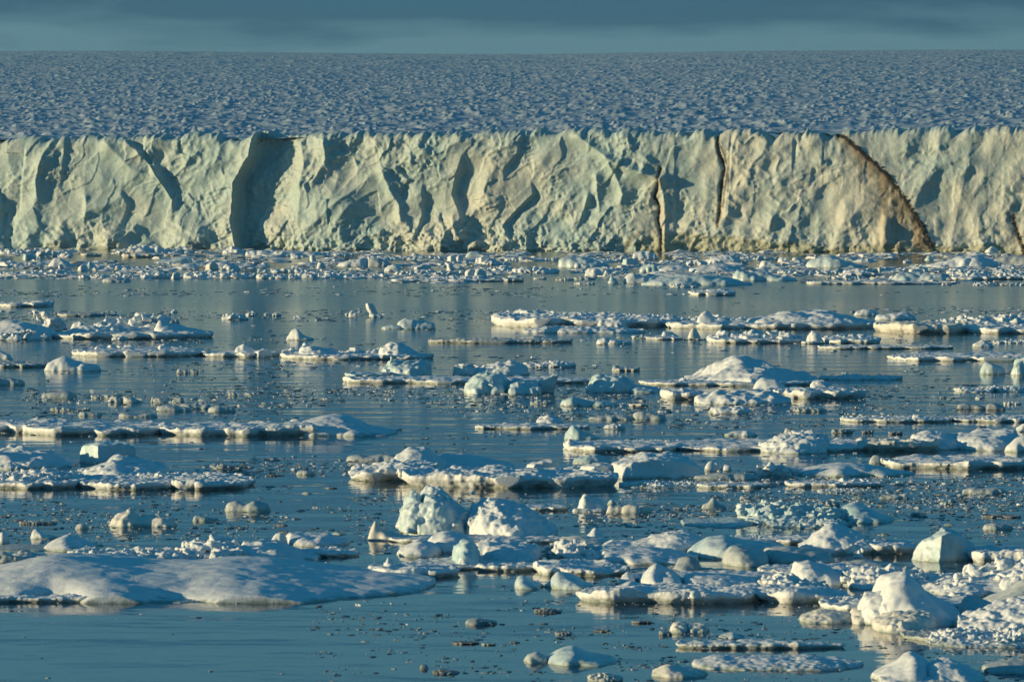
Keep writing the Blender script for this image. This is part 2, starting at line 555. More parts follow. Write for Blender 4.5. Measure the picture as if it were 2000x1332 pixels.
    # smooth wave-cut hollows at the waterline, right half
    for cx, rx, ty in ((1330, 60, 456), (1415, 62, 463), (1475, 45, 470), (1560, 48, 473), (1700, 75, 480), (1850, 60, 481), (1925, 50, 478)):
        edge = ty + 9 * ((px - cx) / rx) ** 2 + 2.5 * noise2(px / 14, px * 0, 41)
        k = (np.abs(px - cx) < rx * 1.4) / (1 + np.exp(-(py - edge) / 1.2))
        D -= k * (0.28 + 0.006 * (py - edge).clip(0, 40))
    notch = np.clip((py - 486 - (px - 1000) * 0.004) / 8, 0, 1)
    D -= 0.4 * notch
    return D


xs = np.arange(-330, 2331, 1.55)
ys = np.concatenate([np.linspace(0, 1, 150)])
PXg, Vg = np.meshgrid(xs, ys, indexing='ij')
top = cliff_top(PXg) - 0.9 * np.clip(fbm2(PXg / 22, PXg * 0, 53, 2) - 0.25, 0, 1) + 0.65 * fbm2(PXg / 34, PXg * 0, 51, 4, 0.62) + 0.55 * np.clip(noise2(PXg / 60, PXg * 0, 54) + .1, 0, 1) * np.abs(noise2(PXg / 17, PXg * 0, 52))
top -= 0.9 * np.exp(-((PXg - 1078) / 16) ** 2) + 0.7 * np.exp(-((PXg - 5) / 50) ** 2) + 0.6 * np.exp(-((PXg - 140) / 12) ** 2) \
    + 0.5 * np.exp(-((PXg - 1340) / 14) ** 2) + 1.3 * np.exp(-(np.maximum(0, np.abs(PXg - 1570) - 60) / 14) ** 2) * 0.9
Zb = -1.0
Zg = Zb + (top - Zb) * (1 - Vg)
# traced row that each point of the face had in the picture, from its true height
wl_row = 487 + (PXg / 2000) * 8
PYg = wl_row - Zg * ppm_of(PXg)
S_ = s_of(PXg)
Dg = cliff_disp(PXg, PYg)
# the rim rounds back towards the plateau
Dg -= 1.6 * np.exp(-(top - Zg) / 0.5)
Dg += (top - Zg) * -0.02 + 0.035 * (23 - Zg)
X = CA[0] + CT[0] * S_ + CN[0] * Dg
Y = CA[1] + CT[1] * S_ + CN[1] * Dg
# rows that carry the rim back on to the plateau
back = []
for k, (bk, dz) in enumerate(((0.8, 0.12), (1.7, 0.18), (2.8, 0.05), (4.5, -0.35), (7.0, -1.0))):
    jx = 0.35 * noise2(PXg[:, 0] / 12, PXg[:, 0] * 0 + k * 0.7, 60)
    d0 = Dg[:, 0] - bk - jx
    back.append((CA[0] + CT[0] * S_[:, 0] + CN[0] * d0, CA[1] + CT[1] * S_[:, 0] + CN[1] * d0, Zg[:, 0] + dz + 0.25 * noise2(PXg[:, 0] / 9, PXg[:, 0] * 0 + k, 61)))
BX = np.stack([q[0] for q in back[::-1]], 1)
BY = np.stack([q[1] for q in back[::-1]], 1)
BZ = np.stack([q[2] for q in back[::-1]], 1)
nb = BX.shape[1]
X = np.concatenate([BX, X], 1)
Y = np.concatenate([BY, Y], 1)
Z = np.concatenate([BZ, Zg], 1)
nx, nv_ = X.shape
PXf = np.concatenate([np.repeat(PXg[:, :1], nb, 1), PXg], 1)
PYf = np.concatenate([np.repeat(PYg[:, :1], nb, 1) - 3, PYg], 1)
# colour: clean white-green ice, bluer dense ice, and the silt seams with their run-off stains
clean = np.array([0.60, 0.64, 0.57])
dense = np.array([0.37, 0.54, 0.55])
k = np.clip(np.interp(PXf, [-300, 600, 900, 1300, 1700, 2300], [0.85, 0.8, 0.5, 0.55, 0.3, 0.2]) + 0.7 * fbm2(PXf / 130, PYf / 90, 71, 3), 0, 1)[..., None]
colr = clean * (1 - k * 0.75) + dense * k * 0.75
veins = np.clip(1 - np.abs(noise2(PXf / 26 + 0.4 * noise2(PXf / 30, PYf / 20, 72), PYf / 240, 73)) * 9, 0, 1)[..., None]
colr = colr * (1 - 0.35 * veins) + np.array([0.38, 0.62, 0.62]) * 0.35 * veins
brown = np.array([0.020, 0.013, 0.010])
tan = np.array([0.40, 0.31, 0.19])
dA, sA = line_dist(PXf, PYf, DIRT_A)
dB, sB = line_dist(PXf, PYf, DIRT_B)
dC, sC = line_dist(PXf, PYf, DIRT_C)
dC2, _ = line_dist(PXf, PYf, DIRT_C2)
dD, sD = line_dist(PXf, PYf, DIRT_D)
dE, _ = line_dist(PXf, PYf, DIRT_E)
rag = 1 + 0.6 * fbm2(PXf / 6, PYf / 6, 74, 3)
streak = np.clip(0.5 + 0.75 * fbm2(PXf / 5.5, PYf / 70, 75, 3), 0, 1)
xl = np.interp(PYf, [p[1] for p in DIRT_A], [p[0] for p in DIRT_A])
run = np.clip(1 - (xl - PXf) / (25 + (PYf - 262) * 0.52), 0, 1) * (PXf < xl) * (PYf > 262)
kA = np.clip(run ** 0.9 * (0.25 + streak) * 0.95, 0, 0.85)[..., None]
colr = colr * (1 - kA) + tan * kA
kk = np.clip(run ** 4 * (0.45 + 0.75 * streak), 0, 1)[..., None]
colr = colr * (1 - kk) + (0.3 * tan + 0.7 * brown) * kk
for dd, w, s in ((dA, 4.5, 0.97), (dB, 2.4, 0.97), (dC, 3.2, 0.98), (dC2, 1.8, 0.95), (dD, 4.0, 0.96), (dE, 2.0, 0.7)):
    q = (s / (1 + np.exp((dd - w * rag) / 0.9)))[..., None]
    colr = colr * (1 - q) + brown * q
for dd, w in ((dB, 14), (dC, 4), (dE, 5), (dD, 22)):
    q = (0.45 * np.exp(-(dd / w) ** 2) * (0.3 + 0.7 * streak))[..., None]
    colr = colr * (1 - q) + tan * q
low = (np.clip((PYf - 470) / 18, 0, 1) * np.clip((PXf - 1640) / 60, 0, 1) * np.clip((1835 - PXf) / 12, 0, 1) * np.clip(0.4 + fbm2(PXf / 20, PYf / 6, 76, 3), 0, 1) * 0.75)[..., None]
colr = colr * (1 - low) + (0.4 * brown + 0.35 * tan) * low
# a grey-green washed band of old wave-polished ice along the foot at the right
washed = np.zeros(PXf.shape)
for cx, rx, ty in ((1330, 60, 456), (1415, 62, 463), (1475, 45, 470), (1560, 48, 473), (1700, 75, 480), (1850, 60, 481), (1925, 50, 478)):
    edge = ty + 9 * ((PXf - cx) / rx) ** 2
    washed = np.maximum(washed, (np.abs(PXf - cx) < rx * 1.4) / (1 + np.exp(-(PYf - edge) / 1.2)))
q = washed[..., None] * 0.75
colr = colr * (1 - q) + np.array([0.40, 0.42, 0.29]) * q
verts = np.stack([X.ravel(), Y.ravel(), Z.ravel()], 1)
i = np.arange(nx - 1)[:, None] * nv_ + np.arange(nv_ - 1)[None, :]
quads = np.stack([i, i + 1, i + nv_ + 1, i + nv_], -1).reshape(-1, 4)

m, t, b = new_mat('cliff ice')
at = N(t, 'ShaderNodeVertexColor', layer_name='tint')
g = N(t, 'ShaderNodeNewGeometry')
n1 = N(t, 'ShaderNodeTexNoise', ins={'Scale': 1.7, 'Detail': 6.0, 'Roughness': 0.65})
t.links.new(g.outputs['Position'], n1.inputs['Vector'])
mr = N(t, 'ShaderNodeMapRange', ins={'From Min': 0.3, 'From Max': 0.7, 'To Min': 0.86, 'To Max': 1.12})
t.links.new(n1.outputs['Fac'], mr.inputs['Value'])
vm = N(t, 'ShaderNodeVectorMath', operation='SCALE')
t.links.new(at.outputs['Color'], vm.inputs[0])
t.links.new(mr.outputs[0], vm.inputs['Scale'])
t.links.new(vm.outputs[0], b.inputs['Base Color'])
b.inputs['Roughness'].default_value = 0.5
b.inputs['Specular IOR Level'].default_value = 0.3
n2 = N(t, 'ShaderNodeTexNoise', ins={'Scale': 2.6, 'Detail': 7.0, 'Roughness': 0.7})
t.links.new(g.outputs['Position'], n2.inputs['Vector'])
bp = N(t, 'ShaderNodeBump', ins={'Strength': 0.5, 'Distance': 0.22})
t.links.new(n2.outputs['Fac'], bp.inputs['Height'])
t.links.new(bp.outputs[0], b.inputs['Normal'])
cliff = link('glacier_cliff', None)
cliff.location = (0, 995, 0)
tag(cliff, 'long pale green-white ice cliff crossed by brown dirt seams, rising from the sea', 'glacier cliff')
c1 = link('ice_face', mesh_from('ice_face', verts - np.array([0, 995, 0]), quads, m, attr={'tint': colr.reshape(-1, 3)}), cliff)


# rock and silt frozen into the seams: rough stony strips standing on the face
def seam(name, pts, width, n, seed, lab):
    r = np.random.default_rng(seed)
    P = np.array(pts, float)
    seg = np.hypot(*(P[1:] - P[:-1]).T)
    cum = np.concatenate([[0], np.cumsum(seg)])
    s = r.random(n) * cum[-1]
    cx = np.interp(s, cum, P[:, 0]) + r.normal(0, width, n)
    cy = np.interp(s, cum, P[:, 1]) + r.normal(0, 1.0, n)
    top_h = np.interp(cx, xs, top[:, 0])
    zz = (487 + cx / 2000 * 8 - cy) / ppm_of(cx)
    ok = (zz < top_h - 0.2) & (zz > 0)
    cx, cy, zz = cx[ok], cy[ok], zz[ok]
    ix = np.clip(((cx - xs[0]) / 1.55).astype(int), 0, len(xs) - 1)
    vv = np.clip((1 - (zz - Zb) / (top[ix, 0] - Zb)) * 149, 0, 149).astype(int)
    D = Dg[ix, vv]
    r_ = 0.06 + 0.16 * r.random(len(cx)) ** 2
    base = np.array([(0, 0, 1), (1, 0, 0), (0, 1, 0), (-1, 0, 0), (0, -1, 0), (0, 0, -1)], float)
    tri = np.array([(0, 1, 2), (0, 2, 3), (0, 3, 4), (0, 4, 1), (5, 2, 1), (5, 3, 2), (5, 4, 3), (5, 1, 4)])
    V, F = [], []
    for a in range(len(cx)):
        sc = r_[a] * (0.6 + 0.8 * r.random(3))
        q = base * sc + r.normal(0, 0.15, (6, 3)) * r_[a]
        s_m = s_of(cx[a])
        c = np.array([CA[0] + CT[0] * s_m + CN[0] * D[a], CA[1] + CT[1] * s_m + CN[1] * D[a], zz[a]])
        V.append(q + c - np.array([0, 995, 0]))
        F.append(tri + 6 * a)
    o = link(name, mesh_from(name, np.concatenate(V), None, MAT['rock'], smooth=False, tris=np.concatenate(F)), cliff)
    o['label'] = lab


m, t, b = new_mat('rock and silt')
g = N(t, 'ShaderNodeNewGeometry')
n1 = N(t, 'ShaderNodeTexNoise', ins={'Scale': 3.0, 'Detail': 4.0})
t.links.new(g.outputs['Position'], n1.inputs['Vector'])
rp = N(t, 'ShaderNodeValToRGB')
rp.color_ramp.elements[0].color = (0.014, 0.011, 0.010, 1)
rp.color_ramp.elements[1].color = (0.050, 0.034, 0.026, 1)
t.links.new(n1.outputs['Fac'], rp.inputs[0])
t.links.new(rp.outputs[0], b.inputs['Base Color'])
b.inputs['Roughness'].default_value = 0.8
MAT['rock'] = m
seam('dirt_seam', DIRT_A, 3.0, 1300, 1, 'long dark brown seam slanting down to the waterline')
seam('dirt_seam', DIRT_B, 1.3, 650, 2, 'short branching brown seam reaching the waterline')
seam('dirt_seam', DIRT_C, 1.0, 520, 3, 'upright double dark seam below the rim')
seam('dirt_seam', DIRT_D, 1.6, 150, 4, 'dark corner seam low at the end of the face')

# ---------------------------------------------------------------- ice cap behind the rim
nr = 860
dd = 995 * np.exp(np.linspace(0, math.log(10.5), nr))
uu = np.linspace(-0.135, 0.135, 1150)
U, Dd = np.meshgrid(uu, dd, indexing='ij')
row0 = np.interp(U * 1e4 + 1000, [-350, 0, 1000, 2000, 2350], [22.1, 22.2, 23.0, 23.7, 23.9])
# distance of the rim along each line of sight
P0 = CA
den = CT[1] * U - CT[0] * 1.0
tY = (CA[1] * CT[0] - CA[0] * CT[1]) / (CT[0] - U * CT[1])
Yc = tY + 1.4 + (Dd - 995) * 1.0
Xc = U * Yc
q = Yc - tY
horiz = 75 + 7 * np.exp(-((U * 1e4 - 50) / 500.0) ** 2) + 2.0 * noise2(U * 1e4 / 400, U * 0, 81)
sl_inf = (HOR - horiz) / 1e4
Zc = row0 - 0.25 + sl_inf * 1.075 * q * (1 - np.exp(-q / 60) * 0.35) - 0.5 * 0.0000006 * q * q - 0.5 * np.exp(-q / 4)
amp = np.clip(q / 12, 0.25, 1)
w = fbm2(Xc / 9, Yc / 14, 82, 3)
Xr, Yr = Xc * 0.94 + Yc * 0.34 + 777.3, Yc * 0.94 - Xc * 0.34 + 431.7
w = fbm2(Xr / 9, Yr / 14, 82, 3)
h1 = fbm2(Xr / 2.5 + w, Yr / 3.0, 83, 3, 0.42)
hum = 0.24 * h1 + 0.75 * np.clip(h1 - 0.42, 0, 2) + 0.30 * fbm2(Xr / 14, Yr / 16, 84, 2) - 0.22 * np.abs(noise2(Xr / 4.6, Yr / 5.2, 85))
Zc = Zc + amp * hum * np.exp(-q / 9000) * (0.85 + 0.3 * (q > 0)) + np.clip(q / 2500, 0, 1) * 1.2 * fbm2(Xc / 40, Yc / 60, 86, 3)
m, t, b = new_mat('firn snow')
g = N(t, 'ShaderNodeNewGeometry')
n1 = N(t, 'ShaderNodeTexNoise', ins={'Scale': 0.4, 'Detail': 6.0, 'Roughness': 0.6})
t.links.new(g.outputs['Position'], n1.inputs['Vector'])
rp = N(t, 'ShaderNodeValToRGB')
rp.color_ramp.elements[0].position = 0.35
rp.color_ramp.elements[0].color = (0.30, 0.42, 0.52, 1)
rp.color_ramp.elements[1].position = 0.66
rp.color_ramp.elements[1].color = (0.60, 0.70, 0.75, 1)
t.links.new(n1.outputs['Fac'], rp.inputs[0])
t.links.new(rp.outputs[0], b.inputs['Base Color'])
b.inputs['Roughness'].default_value = 0.7
b.inputs['Specular IOR Level'].default_value = 0.2
MAT['firn'] = m
a1, a2 = U.shape
verts = np.stack([Xc.ravel(), Yc.ravel(), Zc.ravel()], 1)
i = np.arange(a1 - 1)[:, None] * a2 + np.arange(a2 - 1)[None, :]
quads = np.stack([i, i + a2, i + a2 + 1, i + 1], -1).reshape(-1, 4)
tag(link('ice_cap_terrain', mesh_from('ice_cap_terrain', verts, quads, m)), 'wide hummocky ice cap rising behind the cliff', None, None, 'structure')
haze_m = bpy.data.materials.new('sea air')
haze_m.use_nodes = True
ht = haze_m.node_tree
for n_ in list(ht.nodes):
    ht.nodes.remove(n_)
ho = N(ht, 'ShaderNodeOutputMaterial')
pv = N(ht, 'ShaderNodeVolumePrincipled', ins={'Density': HAZE, 'Color': (0.32, 0.64, 0.85, 1), 'Anisotropy': 0.2})
ht.links.new(pv.outputs[0], ho.inputs['Volume'])
bx0, bx1, by0, by1, bz0, bz1 = -2200.0, 2200.0, -400.0, 10900.0, -3.0, 330.0
hv = [(x_, y_, z_) for z_ in (bz0, bz1) for y_ in (by0, by1) for x_ in (bx0, bx1)]
hq = [(0, 2, 3, 1), (4, 5, 7, 6), (0, 1, 5, 4), (2, 6, 7, 3), (0, 4, 6, 2), (1, 3, 7, 5)]
tag(link('haze', mesh_from('haze', np.array(hv), hq, haze_m, smooth=False)), 'thin cold sea haze', 'haze', None, 'stuff')
print('cap top', Zc.max(), Yc.max(), Xc.min(), Xc.max())
print('setting', round(time.time() - T0, 1))

# ---------------------------------------------------------------- ice builder
def surface_nets(F, org, h):
    """closed surface of F > 0 on a grid"""
    s = F > 0
    nx, ny, nz = F.shape
    c = s[:-1, :-1, :-1].astype(np.int8)
    for a in (0, 1):
        for b_ in (0, 1):
            for d in (0, 1):
                if a or b_ or d:
                    c = c + s[a:nx - 1 + a, b_:ny - 1 + b_, d:nz - 1 + d]
    mix = (c > 0) & (c < 8)
    I, J, K = np.nonzero(mix)
    idx = np.full(mix.shape, -1, np.int64)
    idx[I, J, K] = np.arange(len(I))
    acc = np.zeros((len(I), 3), np.float32)
    cnt = np.zeros(len(I), np.float32)
    cor = [(a, b_, d) for a in (0, 1) for b_ in (0, 1) for d in (0, 1)]
    val = {q: F[I + q[0], J + q[1], K + q[2]] for q in cor}
    for q in cor:
        for ax in range(3):
            if q[ax] == 0:
                r = list(q)
                r[ax] = 1
                r = tuple(r)
                va, vb = val[q], val[r]
                m_ = (va > 0) != (vb > 0)
                tt = np.where(m_, va / np.where(m_, va - vb, 1), 0)
                for k in range(3):
                    acc[:, k] += np.where(m_, q[k] + (tt if k == ax else 0), 0)
                cnt += m_
    P = acc / cnt[:, None] + np.stack([I, J, K], 1)
    quads = []
    # edges along x
    for ax in range(3):
        sl0 = [slice(1, -1)] * 3
        sl1 = [slice(1, -1)] * 3
        sl0[ax] = slice(0, -1)
        sl1[ax] = slice(1, None)
        a_, b_ = s[tuple(sl0)], s[tuple(sl1)]
        e = a_ != b_
        E = np.nonzero(e)
        if len(E[0]) == 0:
            continue
        base = [E[0] + (0 if ax == 0 else 1), E[1] + (0 if ax == 1 else 1), E[2] + (0 if ax == 2 else 1)]
        u, v_ = [(1, 2), (2, 0), (0, 1)][ax]

        def cell(du, dv):
            q = [x.copy() for x in base]
            q[u] = q[u] + du
            q[v_] = q[v_] + dv
            return idx[q[0], q[1], q[2]]
        Q = np.stack([cell(-1, -1), cell(0, -1), cell(0, 0), cell(-1, 0)], 1)
        inside_first = a_[E]
        Q[~inside_first] = Q[~inside_first][:, ::-1]
        quads.append(Q)
    return P * h + org, np.concatenate(quads)


def smooth_steps(x):
    x = np.clip(x, 0, 1)
    return x * x * (3 - 2 * x)


PART = {'P': 'floe_base', 'R': 'rubble_ridge', 'M': 'snow_mound', 'B': 'ice_block', 'L': 'ice_hummock'}
STATS = [0, 0]


def component(spec, seed, dull=False):
    """spec: kind x0 x1 base_row depth heights [options]; returns verts (world) and quads.
    depth: metres ('-' for a natural one), or rows ending in p; heights: rows of the outline above the base row."""
    f = spec.split()
    kind = f[0]
    if dull and kind == 'L':
        kind = 'M'
    x0, x1, yb = float(f[1]), float(f[2]), float(f[3])
    hs = np.array([float(q) for q in f[5].split(',')])
    if yb < 560:
        hs = hs * 0.86
    opt = {}
    for q in f[6:]:
        a, b_ = q.split('=')
        opt[a] = float(b_)
    r = np.random.default_rng(seed)
    d0 = dist_at(yb)
    ppm = FPX / d0                          # rows per metre of height there
    rpm = 1.0 * CAM_H * FPX / (d0 * d0)     # rows per metre of depth
    Wm = (x1 - x0) / ppm
    hm = hs.max() / ppm
    if f[4] == '-':
        if kind == 'P':
            dep = np.clip(0.5 * Wm, 1.0, 7.0)
        else:
            dep = np.clip(0.55 * Wm, 1.1 * hm, max((4.0 if dull else 2.6) * hm, 1.0))
    elif f[4].endswith('p'):
        dep = float(f[4][:-1]) / rpm
    else:
        dep = float(f[4])
    crest = 0.0 if kind == 'P' else 0.5 * dep * rpm
    hz = np.maximum(hs * 0.35, hs - crest) / ppm
    H = hz.max()
    a, bb = Wm / 2, dep / 2
    vox = 1.25 / (ppm * 0.512)
    vox = max(min(vox, H / 5.0, dep / 6.0), 0.55 / (ppm * 0.512))
    area = Wm * dep
    vox = max(vox, (area * (H * 1.2 + .3) / 1.5e6) ** (1 / 3))
    rough = opt.get('r', 0.55 if (dull and kind == 'M') else 1.0)
    pad = 0.25 * H + 3 * vox
    gx = np.arange(-a - pad, a + pad, vox)
    gy = np.arange(-bb - pad, bb + pad, vox)
    zb = -0.12 - 2 * vox
    gz = np.arange(zb, H * 1.25 + 3 * vox, vox)
    X2, Y2 = np.meshgrid(gx, gy, indexing='ij')
    so_ = r.random(3) * 50
    L1 = max(H * 1.2, Wm * 0.12)
    wx = X2 + 0.22 * L1 * noise2(X2 / L1 + so_[0], Y2 / L1, 1)
    wy = Y2 + 0.25 * min(L1, dep) * fbm2(X2 / L1 + so_[1], Y2 / L1 + 5, 2, 3)
    u = wx / a
    prof = np.interp(X2 + 0.04 * Wm * noise2(X2 / L1, X2 * 0, so_[2]) * rough, np.linspace(-a, a, len(hz)), hz)
    if kind in 'ML':
        hp = np.interp(np.linspace(-1, 1, 241), np.linspace(-1, 1, len(hz)), hz)
        kw = np.hanning(2 * int(240 / len(hz) * 0.55) + 3)
        hp = np.convolve(np.pad(hp, len(kw) // 2, mode='edge'), kw / kw.sum(), 'valid')
        hp = hp * (hz.max() / hp.max())
        prof = np.interp((X2 + 0.05 * Wm * noise2(X2 / L1, Y2 / L1, so_[2]) * rough) / a, np.linspace(-1, 1, len(hp)), hp)
    taper = np.sqrt(np.clip(1 - np.abs(u) ** 3.2, 0, 1))
    bx = bb * (0.05 + 0.95 * taper) * (1 + 0.18 * noise2(X2 / L1, X2 * 0, so_[0] + 3))
    v_ = wy / np.maximum(bx, 1e-3)
    plan = np.minimum((1 - np.abs(u)) * a, (1 - np.abs(v_)) * bx)
    shape3 = (len(gx), len(gy), len(gz))
    Z3 = gz[None, None, :]
    if kind == 'P':
        top_ = prof * (1 + 0.10 * fbm2(X2 / (2.5 * H + .3), Y2 / (2.5 * H + .3), so_[0], 3)) + 0.10 * H * fbm2(X2 / (H + .1), Y2 / (H + .1), so_[1], 3)
        top_ = top_ * 0.82
        # lumps of slush and snow thrown up along the rim
        rim = np.exp(-((plan - 0.35 * H) / (0.5 * H + .05)) ** 2) * np.clip(fbm2(X2 / (0.9 * H + .1), Y2 / (0.9 * H + .1), so_[2], 2), 0, 2)
        top_ = top_ + opt.get('rim', 0.28) * H * rim
        under = 0.5 * H * np.clip(1 - (Z3 / (0.42 * H)), 0, 1)
        F = np.minimum(plan[:, :, None] - under + 0.12 * H, top_[:, :, None] - Z3)
        A1, s1 = 0.24 * H * rough, H * r.uniform(.9, 3.2)
        A2, s2 = 0.10 * H * rough, 0.30 * H
    elif kind == 'B':
        ya = math.radians(opt.get('yaw', r.uniform(15, 50)))
        ln = opt.get('lean', r.uniform(-0.15, 0.15))
        X3 = X2[:, :, None] - (Z3 - H / 2) * ln
        Y3 = Y2[:, :, None] + 0 * Z3
        ca, sa = math.cos(ya), math.sin(ya)
        xr = X3 * ca + Y3 * sa
        yr = -X3 * sa + Y3 * ca
        k = a * 1.05 / (abs(ca) + abs(sa) * 0.8)
        F = np.minimum(k - np.abs(xr) * (1 + 0.18 * Z3 / H), 0.8 * k - np.abs(yr) * (1 + 0.18 * Z3 / H))
        pr = np.interp(X2, np.linspace(-a, a, len(hz)), hz)
        F = np.minimum(F, (pr[:, :, None] - Z3) * 0.8 + 0.06 * Y3)
        for q in range(5):
            nrm = r.normal(0, 1, 3)
            nrm[2] = abs(nrm[2]) * 0.8
            nrm /= np.linalg.norm(nrm)
            F = np.minimum(F, r.uniform(0.80, 1.0) * (a * abs(nrm[0]) + 0.7 * a * abs(nrm[1]) + H * nrm[2]) - (X3 * nrm[0] + Y3 * nrm[1] + Z3 * nrm[2]))
        A1, s1 = 0.10 * H * rough, 0.7 * H
        A2, s2 = 0.03 * H * rough, 0.2 * H
    else:
        cross = np.clip(1 - np.abs(v_) ** 2.2, 0, 1) ** 0.62
        hh = prof * cross * np.clip((1 - np.abs(u)) * a / (0.4 * prof + 0.02), 0, 1) ** 0.5
        if kind == 'M':
            hh = hh * (1 + 0.10 * rough * fbm2(X2 / (1.6 * H), Y2 / (1.6 * H), so_[1], 3))
            A1, s1 = 0.10 * H * rough, 0.85 * H
            A2, s2 = 0.035 * H * rough, 0.26 * H
        elif kind == 'L':
            s1 = min(0.60 * H, 0.42 + 0.12 * H)
            A1 = 0.30 * s1 * rough
            A2, s2 = 0.13 * s1 * rough, 0.38 * s1
        else:
            hh = hh * 0.62
            A1, s1 = 0.12 * H * rough, 0.4 * H
            A2, s2 = 0.05 * H * rough, 0.16 * H
        gxx, gyy = np.gradient(hh, vox)
        slope = np.sqrt(1 + np.minimum(gxx ** 2 + gyy ** 2, 30.0))
        F = (hh[:, :, None] - Z3) / slope[:, :, None]
        F = np.minimum(F, plan[:, :, None] + 0.02)
    F = np.ascontiguousarray(np.broadcast_to(F, shape3), dtype=np.float32).copy()
    if kind == 'R' or opt.get('ch'):
        # tumbled blocks
        if kind == 'R':
            n = int(np.clip(Wm / H * opt.get('n', 7.0) * max(1, dep / H / 2.5), 6, 170))
        else:
            n = int(opt['ch'])
        ctz = np.interp(np.linspace(-a, a, 400), np.linspace(-a, a, len(hz)), hz)
        for q in range(n):
            cx_ = r.uniform(-a * 0.97, a * 0.97)
            up = r.uniform(-0.9, 0.75)
            tp = max(0, 1 - abs(cx_ / a) ** 3.2) ** 0.5
            cy_ = up * bb * (0.15 + 0.85 * tp)
            ph = np.interp(cx_, np.linspace(-a, a, 400), ctz)
            if kind == 'R':
                s_ = ph * (0.08 + 0.34 * r.random() ** 2) + vox
                topz = ph * (max(0, 1 - up * up) ** 0.5) * r.uniform(0.75, 1.06)
            else:
                s_ = H * opt.get('cs', 0.35) * r.uniform(0.35, 1.0)
                topz = (ph if kind == 'P' else ph * max(0, 1 - up * up) ** 0.5) + s_ * r.uniform(0.3, 1.3)
            sc = s_ * np.array([r.uniform(0.7, 1.5), r.uniform(0.7, 1.3), r.uniform(0.35, 0.85)])
            rot = np.array(mathutils.Euler((r.uniform(-.6, .6), r.uniform(-.6, .6), r.uniform(0, 3.1))).to_matrix())
            cz_ = topz - sc[2] * 0.8
            R_ = sc.max() * 1.75 + vox
            i0, i1 = np.searchsorted(gx, [cx_ - R_, cx_ + R_])
            j0, j1 = np.searchsorted(gy, [cy_ - R_, cy_ + R_])
            k0, k1 = np.searchsorted(gz, [max(cz_ - R_, gz[0]), cz_ + R_])
            if i1 - i0 < 2 or j1 - j0 < 2 or k1 - k0 < 2:
                continue
            A, B_, C_ = np.meshgrid(gx[i0:i1] - cx_, gy[j0:j1] - cy_, gz[k0:k1] - cz_, indexing='ij')
            p = np.stack([A, B_, C_], -1) @ rot
            e = np.abs(p) - sc * 0.72
            sd = np.sqrt((np.maximum(e, 0) ** 2).sum(-1)) + np.minimum(e.max(-1), 0) - 0.28 * sc.min()
            sub = F[i0:i1, j0:j1, k0:k1]
            np.maximum(sub, -sd.astype(np.float32), out=sub)
    band = (A1 + A2) * 1.3 + 1.8 * vox
    msk = np.abs(F) < band
    I, J, K = np.nonzero(msk)
    p = np.stack([gx[I], gy[J], gz[K]], 1)
    off = so_[None, :]
    dn = A1 * (0.52 - worley(p / s1 + off)) * 1.6 + A2 * (0.52 - worley(p / s2 + off * 1.7)) * 1.5
    dn = dn + 0.5 * A1 * fbm(p / (s1 * 0.9) + off, 3)
    F[I, J, K] += dn.astype(np.float32)
    F = np.minimum(F, (Z3 - (zb + 1.2 * vox)).astype(np.float32))
    F[0] = F[-1] = -1
    F[:, 0] = F[:, -1] = -1
    F[:, :, 0] = F[:, :, -1] = -1
    V, Q = surface_nets(F, np.array([gx[0], gy[0], gz[0]], np.float32), np.float32(vox))
    # ground spot: near edge of the footprint sits on the base row
    cy = d0 + bb
    cx = x_at((x0 + x1) / 2, cy)
    V = V + np.array([cx, cy, opt.get('z', 0) / ppm])
    STATS[0] += len(V)
    return V, Q


NAMES = {'f': ('ice_floe', 'ice floe'), 'c': ('ice_chunk', 'ice chunk'), 'b': ('iceberg', 'iceberg')}


def build_ice(k, code, label, mats, specs, group=None):
    name, cat = NAMES[code]
    if len(specs) == 1:
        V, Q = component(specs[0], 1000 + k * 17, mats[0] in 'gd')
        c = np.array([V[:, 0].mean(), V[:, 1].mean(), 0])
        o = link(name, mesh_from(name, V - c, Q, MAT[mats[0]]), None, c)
    else:
        V0, Q0 = component(specs[0], 1000 + k * 17, mats[0] in 'gd')
        c = np.array([V0[:, 0].mean(), V0[:, 1].mean(), 0])
        o = link(name, None, None, c)
        for j, sp in enumerate(specs):
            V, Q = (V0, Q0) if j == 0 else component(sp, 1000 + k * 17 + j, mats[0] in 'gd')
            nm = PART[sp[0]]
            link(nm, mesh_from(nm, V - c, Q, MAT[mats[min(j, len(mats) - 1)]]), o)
    tag(o, label, cat, group)
    return o

